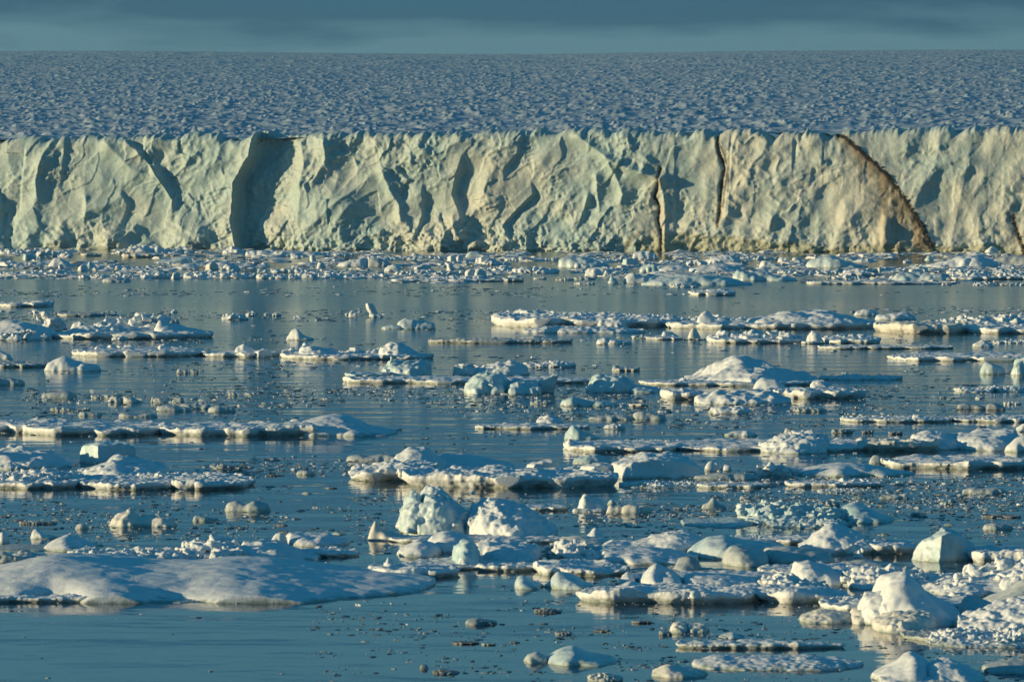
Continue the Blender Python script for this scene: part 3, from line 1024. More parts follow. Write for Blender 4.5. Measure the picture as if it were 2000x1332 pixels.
# ---------------------------------------------------------------- every floe, berg and chunk, far to near
# code | materials | label | component ; component ...
ICE = '''
f|c|flat cream slab with brown flecks lying close under the left part of the cliff|P 237 318 504 - 9,10,10,9
f|g|low blue-shaded slab touching the right end of the flat cream slab|P 310 390 503 - 7,8,8,7,5
f|c|short cream slab stained rusty brown at one end, near the cliff foot|P 158 198 501 - 7,7,6
c|i|rounded blue-white boulder leaning left in the packed ice below the cliff|B 43 72 508 - 13,14,10
c|s|knobbly white heap right behind the rounded blue-white boulder|R 75 112 502 - 8,18,14,9
c|s|small knobbly heap left of the short rust-stained slab|R 115 140 503 - 6,12,9
c|s|mound with a long slope falling right, beside the blue thimble-shaped boulder|M 95 152 524 - 6,22,20,14,8,5
c|s|upright white tooth in front of the long-sloped mound|B 113 125 526 - 9,13,9
c|i|blue thimble-shaped boulder, smooth and domed, in the packed ice|M 165 192 528 - 14,23,21,13,6
c|s|white pyramid touching the blue thimble-shaped boulder|B 151 172 529 - 5,15,12
f|s|long knobbly floe at the left edge of the frame, front of the packed ice|P 0 150 541 - 5,6,6,5;R -10 145 539 - 8,9,10,12,13,9
f|s|small lumpy floe in the front row, just left of the smooth dark pan|R 152 176 545 - 8,9,6
f|s|low lumpy floe right behind the smooth dark pan|R 175 214 544 - 7,9,8,7
f|g|smooth dark oval pan alone in front of the packed ice|M 199 256 551 3 6,10,11,10,7
f|s|row of frozen snow lumps right of the smooth dark pan|R 220 332 544 - 9,10,8,12,13,10
c|s|squat white block with a flat top in the front row of the packed ice|B 335 353 545 - 13,15,13
f|s|jumbled ridge right of the squat flat-topped block|R 355 500 544 - 12,14,10,13,15,11,12
c|i|tilted blue-white slab rising to the right behind the packed ice|B 304 378 515 3 3,7,13,14 yaw=8
c|s|pointed slab with a high right corner, below the tilted slab|M 335 391 527 - 4,9,13,15,6
c|c|cream block with a brown-tinged crown|B 400 428 528 - 12,18,14 yaw=35
c|s|steep rubble heap right of the brown-tinged block|R 432 466 533 - 10,20,14
f|s|largest rubble pile against the cliff foot, two-humped and blue in shade|R 218 378 496 - 4,9,17,21,15,11,16,8
c|s|bright crumbly white heap against the cliff foot|R 437 478 497 - 9,16,17,12
f|s|long low blue bank of snow running right from the bright crumbly heap|L 478 640 501 - 12,14,13,11,9;L 600 692 500 - 8,7,6
c|s|little lumpy block in front of the long blue bank|L 568 589 505 - 8,10,7
c|s|tall pale tooth standing above a gap of open water|B 604 619 512 - 13,17,14 lean=-.2
c|s|leaning fin below and right of the tall pale tooth|B 618 638 525 - 15,14,5 lean=.2
f|s|broad white mound left of the big grey dome slab|L 660 722 521 - 8,15,18,17
f|g|big grey domed slab in the middle of the packed ice|M 714 768 521 - 16,20,20,14,7
c|s|white hump right below the big grey domed slab|L 750 785 531 - 8,16,12
c|s|thin wedge slab right of the white hump|B 808 842 527 - 4,12,10 yaw=15
c|c|small flat slab, edge lit, lying in the packed ice|P 697 723 528 - 6,5,4
c|s|pair of sharp blocks leaning together near the cliff|B 873 893 513 - 12,18,12;B 888 906 512 - 9,16,12
c|s|white prong leaning left under the pair of sharp blocks|B 871 889 529 - 18,16,8 lean=-.3
c|i|smooth blue dome right against the cliff foot|M 910 943 503 - 9,15,15,9
c|s|steep white peak with a long blue shoulder to its right|R 930 982 518 - 8,21,17,12,7
c|s|twin-peaked white boulder in the front of the packed ice|B 907 930 541 - 10,18,13;B 922 951 541 - 14,20,11
f|s|long flat floe with a lumpy back at the front of the packed ice|P 763 985 551 - 5,6,7,6,5;R 778 960 549 - 5,9,7,9,12,11,12,6
f|g|dark flat disk with a snow cap on its left end|P 952 1022 549 - 8,8,6,5
f|g|plain dark disk half hidden behind the long flat floe|P 985 1024 551 - 7,8,6
f|s|blue bank of broken snow left of the long flat floe|R 500 620 545 - 10,12,9,13,14;R 610 762 544 - 12,13,10,8,9
f|s|rubble strip behind the blue bank of broken snow|R 500 650 533 - 9,8,11,8,7
f|s|rubble tongue between the grey domed slab and the long flat floe|R 770 905 537 - 8,9,11,8,10
b|i|large blue-green dome with a steep left end, in the packed ice|M 1089 1190 522 - 17,24,24,22,12,7
c|s|white cap of snow in front of the large blue-green dome|L 1122 1152 523 - 11,10,7
c|s|boulder of crusted snow below the large blue-green dome|L 1143 1176 540 - 14,20,16
f|s|wide knobbly heap left of the boulder of crusted snow|R 1003 1090 534 - 10,14,16,12,8
c|s|brightest rounded heap at the foot of the brown crack|L 1233 1286 507 - 12,20,19,11
c|s|small dome left of the brightest rounded heap|M 1209 1229 508 - 10,12,8
c|i|pale blue block beneath the brightest rounded heap|B 1214 1246 518 - 12,16,12
c|i|blue-white boulder with a pitted side, behind the white fin|L 1249 1284 533 - 12,20,19
c|s|curled white horn left of the white fin|L 1178 1202 541 - 14,11,6
c|i|lumpy white-green boulder under the curled horn|L 1186 1208 554 - 14,16,10
c|s|white fin with a raised left tip beside the biggest smooth dome|M 1219 1282 554 - 8,24,17,13,8
b|i|biggest smooth dome, blue-green, at the front of the packed ice|M 1251 1473 558 8 4,13,20,25,26,25,22,19,12,4 r=.8
c|s|frosted strip of lumps floating before the biggest smooth dome|R 1310 1362 562 - 5,9,6,4
f|s|lone flat floe on open water, cream edge and snowy right half|P 1346 1437 578 5p 7,8,9,9,8;L 1380 1432 576 - 9,12,10
b|i|sharp-crested green-white berg right of the biggest smooth dome|M 1430 1562 549 - 16,26,19,20,15,12,9,5 r=1.4
f|s|gently sloping snow floe behind the white fin|M 1280 1352 532 - 6,14,16,12
f|s|wide tilted snow field behind the biggest smooth dome|M 1345 1450 533 9 9,16,20,19,15
c|s|rubble heap left behind the wide tilted snow field|R 1340 1380 518 - 8,12,8
c|s|tall stack of rubble with a round knob, near the cliff|L 1378 1448 516 - 11,17,22,12
f|s|tapering white mound with a round face, right of the rubble stack|M 1482 1524 524 - 15,17,12,7
b|i|large blue whaleback mound in shade, below the plain cliff face|M 1575 1692 523 - 8,21,27,22,12,7,3
c|s|small round boulder left of the blue whaleback mound|M 1545 1566 512 - 9,11,8
c|s|little white hummock left of the small round boulder|L 1517 1542 513 - 9,13,8
f|s|flat snow floe below the blue whaleback mound|P 1640 1720 540 - 8,9,9,7;L 1645 1700 537 - 9,14,12
c|s|pale cube on the far side of the flat snow floe|B 1689 1706 533 - 8,12,9
b|i|striped blue-green berg with a jagged crest by the open water|M 1740 1850 550 - 10,24,20,17,18,9 r=1.8
f|s|long thin floe with a beaded edge at the front of the packed ice|P 1573 1842 556 - 6,7,7,6,5,4
b|s|long pale ridge peaking near the right end of the cliff|M 1812 1950 524 - 6,13,23,30,26,15 r=1.2
b|g|grey mound running out of the frame, next to the long pale ridge|M 1936 2030 519 - 14,22,21,16
c|i|single blue boulder floating under the big slanting dirt seam|L 1807 1829 509 - 8,12,9
c|s|white pyramid leaning on the cliff at the right|B 1923 1951 496 - 5,18,9
f|s|snowy floe with a cream front edge, right of the striped berg|P 1860 1950 548 - 9,10,8;R 1860 1935 546 - 12,15,10
f|s|last flat floe at the right edge of the packed ice|P 1936 2030 547 - 8,9,9;R 1950 2020 543 - 10,12,9
c|s|oval white pan in front of the long pale ridge|M 1853 1877 529 - 6,8,5
f|s|string of white pads off the front of the packed ice, right|R 1900 1950 558 - 6,8,5;R 1952 2010 558 - 5,7,5
c|c|small beige scrap left of the string of white pads|R 1839 1857 557 - 5,4
c|s|three-bump scrap below the boulder of crusted snow|R 1123 1162 556 - 5,6,6
c|c|cream strip in the gap left of the curled horn|R 1086 1121 548 - 5,6,4
c|g|grey strip next to the cream strip in the same gap|R 1122 1163 547 - 6,7,5
c|s|tiny white strip at the left end of the gap under the heap|R 1043 1066 546 - 4,5
f|s|broken snow field right of the striped berg's ridge|R 1700 1815 533 - 8,12,9,12,14,10
f|s|snow field of low rubble left of the flat snow floe|R 1520 1640 536 - 8,10,7,9,11
f|s|thin floe with a snow bump tucked behind the long beaded floe|R 1625 1692 546 - 6,11,8,6
f|s|low rubble field under the small dome near the brown crack|R 1090 1215 512 - 5,8,6,8
f|s|rubble field right above the pale blue block|R 1286 1345 516 - 8,7,9
f|s|rubble strip behind the wide tilted snow field near the wall|R 1445 1520 508 - 7,9,6
f|s|rubble patch near the cliff right of the steep white peak|R 985 1090 510 - 6,9,6,8
f|s|rubble patch near the cliff left of the pair of sharp blocks|R 700 872 508 - 6,8,7,9,7
f|s|jumble behind the left-edge knobbly floe|R 0 95 522 - 12,14,10,12,9
f|s|rubble patch left of the steep rubble heap|R 195 300 528 - 9,12,8,10
f|s|ridge of dirty-white rubble at the far left by the cliff|R 0 78 497 - 9,12,8,11,13
f|s|chain of lumps under the brown-tinged block|R 380 460 538 - 8,9,12,8
f|s|rubble plain between the steep peak and the wide knobbly heap|R 952 1008 530 - 8,11,8
f|s|rubble plain behind the snowy floe at the right|R 1850 2010 537 - 9,12,8,11,10
f|s|flat floe with a rounded right end at the left edge, behind the big ridge|P 0 104 600 5p 7,8,9,10,9;M 50 103 599 - 8,12,12,9
c|s|small white prong in the thin slush line at the left|R 64 86 615 - 11,8,5
f|g|low grey floe behind the great jumbled ridge|P 112 205 618 4p 5,6,6,5
f|s|sparkling rubble heap half hidden behind the great jumbled ridge|R 72 124 646 - 24,35,30,16
c|s|low rubble between the heap and the great jumbled ridge|L 137 175 647 - 12,19,10
f|s|snow-topped floe cut by the left edge, with a cream lumpy front|M -30 110 662 7 26,33,37,33,24,16;R 0 100 664 2 15,16,18,12
f|s|great jumbled snow ridge on a long dark-based floe|P 100 415 663 9p 10,12,13,13,14,12,12;L 125 235 660 - 12,24,22,18;R 172 330 659 6 18,36,38,40,49,40;M 300 412 660 6 45,30,24,20,17,12
c|s|little crumbly pyramid in front of the great jumbled ridge|R 218 249 664 - 5,9,5
c|g|dark little floe behind the right slope of the great ridge|M 322 351 631 - 6,8,6
c|s|small bright heap alone right of the great jumbled ridge|R 432 482 625 - 7,13,11,5
f|s|long thin floe with a beaded cream rim and cubes of snow on it|P 141 402 697 9p 10,11,12,12,11,9;B 181 208 690 - 10,16,15 yaw=20;B 208 232 689 - 14,15,10;R 230 300 688 - 12,13,10;B 306 335 692 - 17,20,14;B 347 362 687 - 9,12,9
f|s|lumpy floe end with a round cream block, middle of the beaded floes|P 395 545 698 7p 7,9,10,9,8;L 456 500 696 - 20,23,14;B 494 532 698 - 13,15,15 yaw=25
f|s|floe crowned by a broad square block and a dark-based hummock|P 550 848 703 9p 9,10,10,10,9,7;L 583 665 701 5 26,24,22,20,15;B 588 604 697 - 26,28,20;R 552 590 695 - 12,18,14;R 662 742 697 - 14,18,12,15;L 738 830 702 6 22,34,33,18,9
c|s|small snow cone with a dark tail, behind the square-block floe|M 560 612 664 - 5,22,25,13,8,5
c|s|upright leaning tooth like a seal's head above the slush line|B 717 737 619 - 26,24,10 lean=-.35 yaw=20;L 720 748 620 - 9,7,5
c|s|little snow puff left of the upright leaning tooth|L 680 698 619 - 9,13,9
f|i|low blue mound with a small round foot at its left|M 744 790 643 - 5,8,8,4;M 772 852 643 - 8,20,17,13,12
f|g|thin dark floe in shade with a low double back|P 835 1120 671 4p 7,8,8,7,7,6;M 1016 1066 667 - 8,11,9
f|s|longest far floe, knobbly rubble on a thick white-green edge|P 963 1320 640 10p 21,20,21,20,17,14;R 970 1130 630 6 18,26,20,22,16;R 1100 1320 630 6 16,17,18,14,15;L 1165 1225 642 - 16,18,16
f|s|snow-domed floe with a sharp peak at its left end|P 1300 1715 644 9p 11,12,12,13,14,11;R 1300 1480 636 6 16,13,20,16,14;M 1362 1400 641 - 18,33,20;M 1455 1718 642 10 20,31,34,33,22,10 r=1.3
f|s|flat rippled floe lying in front of the longest far floe|M 1020 1260 651 4 7,14,12,15,13,9,8 r=1.8
c|s|small snow pad below the flat rippled floe|L 1164 1234 672 - 7,12,8,6,7
c|s|crumb of ice between the snow pad and the slanting fin|R 1236 1261 661 - 5,6
c|s|slanting white fin on a grey raft|P 1262 1335 664 4p 4,5,5,4;M 1292 1330 661 - 16,11,4
c|c|rounded cream post with a flat top, right of the slanting fin|M 1342 1370 663 - 18,21,18,5;P 1335 1380 664 - 3,3,2
f|s|lumpy rubble floe before the snow-domed floe|P 1380 1570 671 6p 9,9,9,8;R 1382 1500 669 4 14,22,14,26,18;R 1440 1568 669 4 20,18,22,12
c|s|tall round-headed block on a white foot|L 1577 1606 671 - 22,25,20;P 1565 1612 672 - 5,5,4
f|s|blue-sided floe right of the tall round-headed block|P 1604 1720 672 7p 10,11,11,10;R 1610 1700 669 4 12,15,13,17
f|s|very thin long floe under the blue-sided floe|P 1597 1865 682 4p 5,6,5,5,4
f|cs|bright straight-edged slab, thickest and whitest of the far floes|P 1709 1895 652 8p 20,20,19,18,16;P 1880 2040 653 9p 12,13,13;R 1880 2030 648 4 9,12,11
f|s|wide heap of low rubble behind the bright straight-edged slab|R 1811 2020 636 6 8,14,20,18,23,16
c|s|rounded white hump behind the bright straight-edged slab|M 1710 1788 625 - 10,10,14,16,7
c|s|pale crumbling hump left of the rounded white hump|L 1668 1716 617 - 8,13,10
c|s|small white lump floating under the bright slab, right|L 1900 1940 678 - 8,13,6
f|s|thin strip of slush ice at the right edge|R 1939 2020 671 - 5,7,6
f|s|wide flat floe with a dark undercut rim, right edge|P 1735 2040 706 11p 7,8,9,9,9;R 1745 1800 702 - 7,8;R 1940 1990 706 - 9,12
c|i|round glassy stump below the wide flat floe|M 1914 1968 731 - 22,24,18,10 r=.6
c|i|crooked upright boulder at the right edge beside the glassy stump|L 1976 2018 733 - 26,36,34
f|s|string of low snow knobs on a thin floe, right|R 1598 1762 742 3 9,8,11,9,10,7
f|s|smooth sharp-topped dome with a long low tail, left|M 86 196 725 - 8,22,28,21,16,14,10 r=.7
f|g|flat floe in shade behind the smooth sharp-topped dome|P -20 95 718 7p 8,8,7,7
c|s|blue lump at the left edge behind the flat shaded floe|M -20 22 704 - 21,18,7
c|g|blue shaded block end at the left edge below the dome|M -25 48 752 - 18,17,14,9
c|g|two grey knobs joined under water, left of centre|M 344 368 729 - 8,9,5;M 368 387 729 - 6,9,6
f|sg|long flat plate with dark sides, the sculpted crest behind it|P 672 1180 750 9p 10,9,8,8,7,6
b|i|sculpted crest like a breaking wave with a tall horn|P 673 760 738 5p 8,8,9;L 745 846 736 6 22,34,30,32,34,24;B 756 770 735 2 38,43,34 lean=.2
f|s|low floe of round lumps right of the sculpted crest|L 881 930 734 - 16,20,15;L 915 1030 734 5 12,20,24,28,20;P 898 945 718 - 7,8,6
f|s|strip of little snow beads beyond the round-lump floe|R 1022 1122 718 3 10,9,12,10
b|i|two-winged berg with a flared right tip, green-white|L 904 1000 771 7 24,42,44,30;L 985 1060 771 6 20,30,26,24;B 1052 1088 769 4 24,32,38 lean=.25 yaw=20
b|i|billowy white-green berg with a long blue tail|L 1147 1240 767 6 20,36,32,34,22;M 1220 1298 767 5 16,15,12,6
c|g|thin raft with a white bump, above the billowy berg|P 1196 1250 725 4p 5,6,5;L 1196 1214 724 - 12,8
c|c|low ragged raft behind the big smooth snow hill|R 1382 1438 722 - 10,9,6
f|s|big smooth snow hill with a rounded top|P 1250 1610 754 8p 7,7,8,8,8;M 1340 1592 752 16 6,22,44,53,50,42,32,22,10 r=1.5;L 1326 1345 750 - 14,10
f|s|floe before the snow hill with round boulders standing on it|P 1290 1378 781 7p 18,20,14;M 1358 1545 791 6 10,30,24,26,28,14 r=1.8;P 1500 1692 779 8p 17,18,17,15;M 1468 1540 774 4 18,36,34,14 r=.6;L 1579 1626 768 3 18,25,20
c|g|greyish double raft with a bumpy top, left|L 80 150 778 - 8,13,14,10
c|c|twin cream pads, the right one pointed|L 210 237 786 - 10,12,7;M 237 278 786 - 13,9,3
c|c|stubby cream lump right of the twin pads|L 292 327 786 - 10,9,4
c|g|forked little chunk with a raised right prong|L 335 361 787 - 7,10,15
f|g|thin grey raft left of the twin cream pads|R 177 236 778 - 6,7,8
f|g|dirty lumpy raft above the long left plate|R 98 175 803 - 6,7,5,7
c|g|small oval grey pan just below the dirty lumpy raft|M 152 198 812 - 8,8,5
c|g|saddle-shaped grey pan above the long left plate|M 230 307 815 - 9,9,5,8,5
c|g|smooth blue-grey lens left of the last grey lens|M 304 374 803 - 8,12,10,6
c|g|pale shelf behind the smooth blue-grey lens|M 350 412 799 - 10,11,9,10
c|g|oval grey lens with a lit top, rightmost of the grey pans|M 405 461 804 - 7,12,11,7
c|c|tiny cream scrap above the rightmost grey lens|L 445 462 773 - 8,6
f|s|very long straight plate with a bright cream rim at the left|P -40 130 846 14p 14,16,17,18;P 40 330 851 16p 16,17,17,16,15;P 310 560 852 16p 16,15,15,17,16;R 20 300 838 4 7,8,7,9,7;R 330 520 838 4 7,9,8,10,7
f|s|whale-like blue snowdrift with a pale wedge at its left|P 497 640 852 9p 8,24,25,22,14;M 555 779 852 9 16,26,38,43,42,34,20,14,8 r=.6;M 556 600 840 - 14,22,16
b|i|large square boulder tilted with a lit left face and overhang|B 155 268 909 5 40,46,44,38 yaw=32 lean=-.08
b|s|rugged mound of ice at the left edge with a spike|M -25 150 916 8 26,44,38,34,30,18,8 r=1.8;B 90 108 903 2 26,20 lean=-.3;L -10 60 917 3 14,16,10
f|s|broad left floe with a conical snow hill and a hollow in front|P -40 170 955 14p 14,15,14,15;R -40 165 953 7 26,30,34,32,26;P 140 497 957 22p 14,14,13,15,16,12;M 145 330 938 9 10,30,48,34,24 r=1.6;R 270 470 948 8 22,26,20,24,14;P 340 420 957 - 20,21,14
c|c|small ragged twin-peaked chunk afloat below the broad left floe|M 212 347 1029 - 8,26,36,20,24,20,16,10 r=1.8
c|g|two-domed grey lump right of the broad left floe's end|M 441 530 999 - 16,23,12,20,17,12
c|g|hooked scrap between the twin-peaked chunk and the two-domed lump|M 375 426 1018 - 12,8,6
c|g|brown-grey knob left above the twin-peaked chunk|L 145 171 1033 - 9,12,8
f|d|thin dirty slush raft at the far left below the broad floe|R 37 110 1024 - 6,7,5
f|d|grey flat raft with one white tip right of the conical hill|R 415 482 916 - 6,9,6,5
f|g|glassy grey raft behind the great basin floe|M 675 792 901 - 9,13,10,14,12,10
c|g|dull pad with a lit hump left of the great basin floe|M 578 616 927 - 7,9,6
f|s|great basin floe walled by a bright fluted rim|P 680 850 940 12p 14,26,34,32;P 780 1210 953 16p 33,32,30,29,27,24,22;M 760 880 925 6 22,48,44,20 r=1.2;M 830 1010 922 7 26,38,30,22,14 r=.8
b|s|wall of fluted blocks standing behind the rim of the basin floe|B 1026 1094 928 5 20,28,28 yaw=20;B 1092 1150 930 6 16,20,20 yaw=15;B 1130 1212 937 7 28,32,28 yaw=35
b|s|massive flat-topped block with a shaded right end|B 1183 1380 940 9 28,42,52,50,44,28 yaw=14
c|i|pale rounded hummock peeping over the fluted blocks|M 1118 1196 906 - 8,17,18,6
b|i|tall crusted berg with a blue hollow and overhanging left lip|L 783 920 1047 7 30,66,96,86,60,44 r=1.1;L 778 840 1046 5 62,74,60 z=12
b|s|round crusted berg, cauliflower-like, beside the tall one|L 902 1096 1052 8 48,70,78,72,58,34,14 r=1.0
c|c|pointed cone with a long low tail right, near the tall crusted berg|M 713 812 1056 - 12,40,22,16,12,8,4 r=.6
f|s|low floe right behind the cauliflower-like berg|P 1000 1110 998 6p 9,9,8
c|g|thin cream sliver below the two-winged berg|R 1037 1077 789 - 5,7,6
c|i|smooth blue-white pebble shape with a drawn-out tail|M 1094 1212 793 - 10,18,15,9,10,7,4 r=.6
c|c|flat lit chip right of the drawn-out pebble|P 1228 1267 794 - 5,5,4
f|g|two-part floe, thin left end and fat round right end|M 1149 1240 820 - 6,8,10,9;M 1232 1302 820 - 12,17,14,9
f|s|thin plate with a snow castle on top, middle|P 926 1152 839 7p 6,7,8,7,5;L 1048 1096 832 3 13,22,12
c|s|small triple bump on a grey pad|L 1178 1222 838 - 6,11,8
c|s|lumpy pad with a knob right below the boulder floe|L 1386 1468 808 - 10,14,12,16,7
b|i|steep-faced cone with a scooped right slope|M 1104 1176 859 - 22,29,24,14,10,6 r=.9
f|s|enormous level plate with a rough beaded rim, right of centre|P 1100 1330 884 16p 13,12,11,10;P 1300 1560 882 18p 9,10,10,9;P 1540 1700 882 16p 10,11,11;L 1104 1128 880 3 22,18;R 1190 1330 868 4 8,9,7;L 1485 1622 886 6 18,36,38,26 r=1.1;R 1525 1610 868 4 22,26,18
f|cs|squared slab with a ribbed cream front joined to snowy hummocks|P 1676 1834 881 8p 20,21,21,20;M 1775 1885 879 7 26,36,30,24 r=1.4;M 1860 1995 880 8 28,38,42,38 r=1.2
c|s|clean white wedge at the right edge|M 1960 2040 883 - 8,30,36,34 r=.6
c|s|white peak farther off at the right edge|M 1984 2030 842 - 8,16,14
c|s|small speckled mound above the enormous level plate|M 1416 1478 852 - 5,11,11,6
f|s|group of frozen lumps right of the massive block|M 1375 1412 920 - 16,22,12;L 1412 1432 920 - 14,12
f|g|flat grey raft stretching right from the massive block|M 1355 1482 936 - 6,9,13,12,12,8
f|s|low rough raft under the massive block|R 1208 1378 953 4 11,12,14,11,12,10
f|s|low rough raft right of the last one, lit along its left|P 1362 1500 954 6p 8,9,9,7;R 1370 1490 951 3 8,9,8
b|s|pyramid-like lumpy chunk on a dark foot, below the fluted rim|L 1126 1184 999 - 26,36,24,16;M 1118 1190 1000 - 7,8,7
c|c|cluster of three egg-shaped boulders|M 1183 1226 1002 - 14,16,14;M 1213 1250 1003 - 15,20,12;L 1246 1272 1002 - 14,13
c|s|pear-shaped knob behind the egg-shaped boulders|M 1187 1202 985 - 11,10
c|g|small spiked pad left of the long ribbed floe|M 1370 1416 994 - 8,10,24,10,6
b|i|long ribbed floe with a smooth blue head at the right end|M 1330 1470 1030 6 10,14,12,16,14;R 1440 1640 1024 7 34,42,40,36,34;M 1640 1748 1022 6 32,40,34,18,9 r=.6;R 1500 1665 1032 4 16,14,20,12
c|g|grey oval pan above the long ribbed floe|M 1445 1469 976 - 8,7
f|s|string of snow beads at the right edge, farther row|R 1866 1940 766 3 9,8,11;R 1940 2020 765 3 11,10,7
c|d|dirty cream lens left of its rounder neighbour|M 1869 1926 800 - 9,12,10,6
c|d|rounder dirty cream lens, near the right edge|M 1924 1965 801 - 9,14,12,6
c|s|ragged white chip above the dirty cream lenses|R 1963 1994 790 - 6,5
f|s|thin floe with white knobs all along, right|P 1643 1860 825 6p 7,7,8,7,6;R 1643 1800 823 3 10,9,11,9,12;L 1780 1802 823 - 15,11
f|s|dark-rimmed plate end with a knob, right edge|P 1850 2030 825 9p 6,7,8,8;L 1915 1942 824 - 13,10
c|g|streaked grey chip under the boulder floe|R 1552 1614 804 - 6,8,5
c|d|brownish flat chip above the rubble hill on the level plate|R 1625 1665 846 - 6,8,6
c|d|smaller of two dark chips in open water, right|R 1684 1705 846 - 5,6
c|d|right-hand of two dark chips in open water, right|R 1737 1763 848 - 5,5
c|g|small grey stub behind the rubble hill on the level plate|M 1530 1558 847 - 12,11,6
f|s|bright long-fronted floe running out at the right edge|P 1728 2040 917 13p 14,15,16,17,16,15;M 1745 1880 908 4 14,20,18,14
f|s|smooth lens-shaped snow floe with a lit front|M 1541 1788 931 6 7,18,24,27,26,20,13,8 r=.5
c|g|grey boulder behind the bright long-fronted floe|L 1697 1732 905 - 14,17,10
c|s|snow heap left of the smooth lens-shaped floe|R 1475 1555 930 - 18,26,22,18
f|s|flat pale floe beneath the smooth lens-shaped one|P 1536 1722 952 6p 9,10,9,8;R 1640 1700 948 - 14,12
f|s|thin ragged floe in the shadow of the flat pale one|R 1598 1718 963 3 7,9,8,6
c|s|single white knob right of the flat pale floe|L 1748 1768 947 - 8,7
f|g|mottled raft with a bump, near the right edge|M 1880 1968 964 - 8,12,10,12,7
c|c|tilted cream chip below the thin ragged floe|M 1718 1776 974 - 5,8,11
c|d|dark brown flat chip above the blue-headed floe|R 1592 1638 988 - 6,9,7
c|g|pair of pale chips in open water|R 1837 1861 987 - 6,8
c|g|smooth grey lens alone, right of the blue-headed floe|M 1921 1982 1034 - 9,13,11,6
f|d|long thin brown sheet of ice near the right edge|P 1918 1996 1011 4p 3,4,3
c|d|dark lump right of the blue-headed floe|M 1780 1802 1007 - 7,6
c|s|white post cut by the left edge|M -10 16 1061 - 20,22,16
c|s|stubby snow post with a low tail, left|M 58 112 1052 - 12,18,8,6,5
b|s|smooth snow cone at the left rising behind the foreground drift|M 84 192 1077 5 8,24,32,26,16,9 r=.6
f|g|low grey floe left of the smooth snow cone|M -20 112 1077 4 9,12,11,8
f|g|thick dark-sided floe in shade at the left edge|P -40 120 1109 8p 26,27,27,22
b|s|huge smooth foreground snowdrift stretching from the left edge|M -150 872 1176 17 58,64,80,95,84,74,74,80,76,64,50,38,20 r=.35;P -60 196 1177 5p 10,12,12,11;R 120 300 1172 1 12,11,9;M 240 420 1177 3 8,12,10,6
f|s|snow field of broken lumps behind the foreground drift|R 125 380 1106 5 30,36,30,34,32,26;R 340 500 1102 6 30,46,50,44,40;M 460 625 1100 5 44,46,40,28,14 r=1.2
c|s|pair of round lumps behind the broken snow field|M 524 562 1066 - 18,26,22
f|s|blue-backed floe with a round knob at its left|M 558 682 1067 4 26,28,24,26,20,12 r=.9
f|s|thin floe with a snow bump at the tip of the broken snow field|P 585 702 1088 8p 12,13,10,6;L 640 668 1082 2 16,14
f|s|flat floe with a beaded edge and a stump, beside the drift's tip|P 720 897 1128 16p 16,18,17,15,10;L 747 774 1122 2 34,26;R 775 850 1128 2 14,18,12
b|s|wide tumbled pack below the two crusted bergs|M 777 860 1089 4 14,34,24 r=.8;M 830 930 1080 5 26,42,40,18 r=.8;M 920 1060 1100 6 44,48,42,40,30 r=1.8;P 930 1060 1116 6p 12,14,12;M 778 840 1085 4 16,18,14
c|i|jug-shaped boulder leaning on the tumbled pack|L 884 938 1108 3 44,50,40 z=4 r=.8
f|s|smooth-topped floe with a cream left edge, centre foreground|P 1045 1230 1126 20p 18,20,17,13,8
c|i|pair of glassy humps in dark water, centre foreground|M 1004 1060 1151 3 26,27,16,10 r=.5;M 1068 1162 1152 3.5 12,36,34,28,14,8 r=.5
f|cs|cream-edged floe with a thin snow spike on its back|M 1090 1200 1066 4 14,19,16,12;M 1142 1180 1058 2 8,26,12
f|s|snow-covered floe rising to a rounded right end|M 1162 1380 1079 5 14,22,20,26,38,40,24 r=1.3
f|s|long shaded floe with a rubble-strewn left half|M 1170 1365 1102 6 34,36,32,30,24,12 r=.9;R 1070 1185 1098 5 32,42,34,30
b|i|big blue-green whaleback with a lit left flank|M 1345 1545 1093 6 20,44,48,40,36,34,22 r=.6
b|g|pitted grey cluster in front of the whaleback|L 1410 1504 1106 4 34,40,32,28;L 1490 1628 1102 5 32,36,30,26
c|d|knobby grey boulder on a dark pan|L 1315 1371 1119 3 22,34,24
f|s|long foreground floe with a pointed left end|P 1130 1500 1179 17p 18,25,26,27,26,26;M 1250 1334 1150 4 26,52,40,22 r=.8;M 1210 1244 1146 3 18,28,18;M 1330 1482 1150 4 28,30,26,18
f|s|lumpy floe joined right of the pointed-ended one, yellowish front|P 1478 1662 1179 14p 22,28,26,18;R 1490 1620 1168 5 40,44,36,30;M 1548 1650 1142 5 42,48,36,22 r=.9
b|s|steep snow crag with a sharp summit and a long blue tail|M 1560 1700 1084 6 18,44,58,46,40 r=1.2;R 1615 1710 1083 4 28,34,30;P 1690 1794 1082 8p 24,22,18
b|i|large faceted boulder, one face lit and one in blue shade|B 1786 1910 1103 5.5 36,56,68,60,36 yaw=38 lean=.1
f|s|shaded snow shelf running right from the large faceted boulder|P 1895 2040 1100 10p 26,26,24
c|g|flat grey-cream floe in front of the steep snow crag|M 1650 1790 1111 3 12,18,14,10,6
c|s|tiny white sail between the crag and the grey-cream floe|M 1671 1688 1091 1 10,19,10
b|s|broad slope of snow rubble at the right edge|R 1790 2050 1166 9 34,46,54,62,76,84 r=1.2 n=5;M 1800 2050 1166 8 24,36,44,52,62,66
f|s|field of crumbs and knobs between the two crags|R 1640 1810 1152 6 30,44,42,36;L 1716 1745 1130 2 20,16
b|s|great foreground snow crag with an overhanging left lip|M 1700 1890 1226 7 64,100,106,84,60,40,16 r=1.1;L 1674 1800 1222 4 48,60,52,40 r=.7 z=8
f|c|low rounded cream ice at the foot of the great crag|L 1560 1682 1217 3 12,26,24,16 r=.8;L 1658 1760 1219 3 26,38,28 r=.7;L 1702 1830 1237 4 24,42,44,42 r=.8
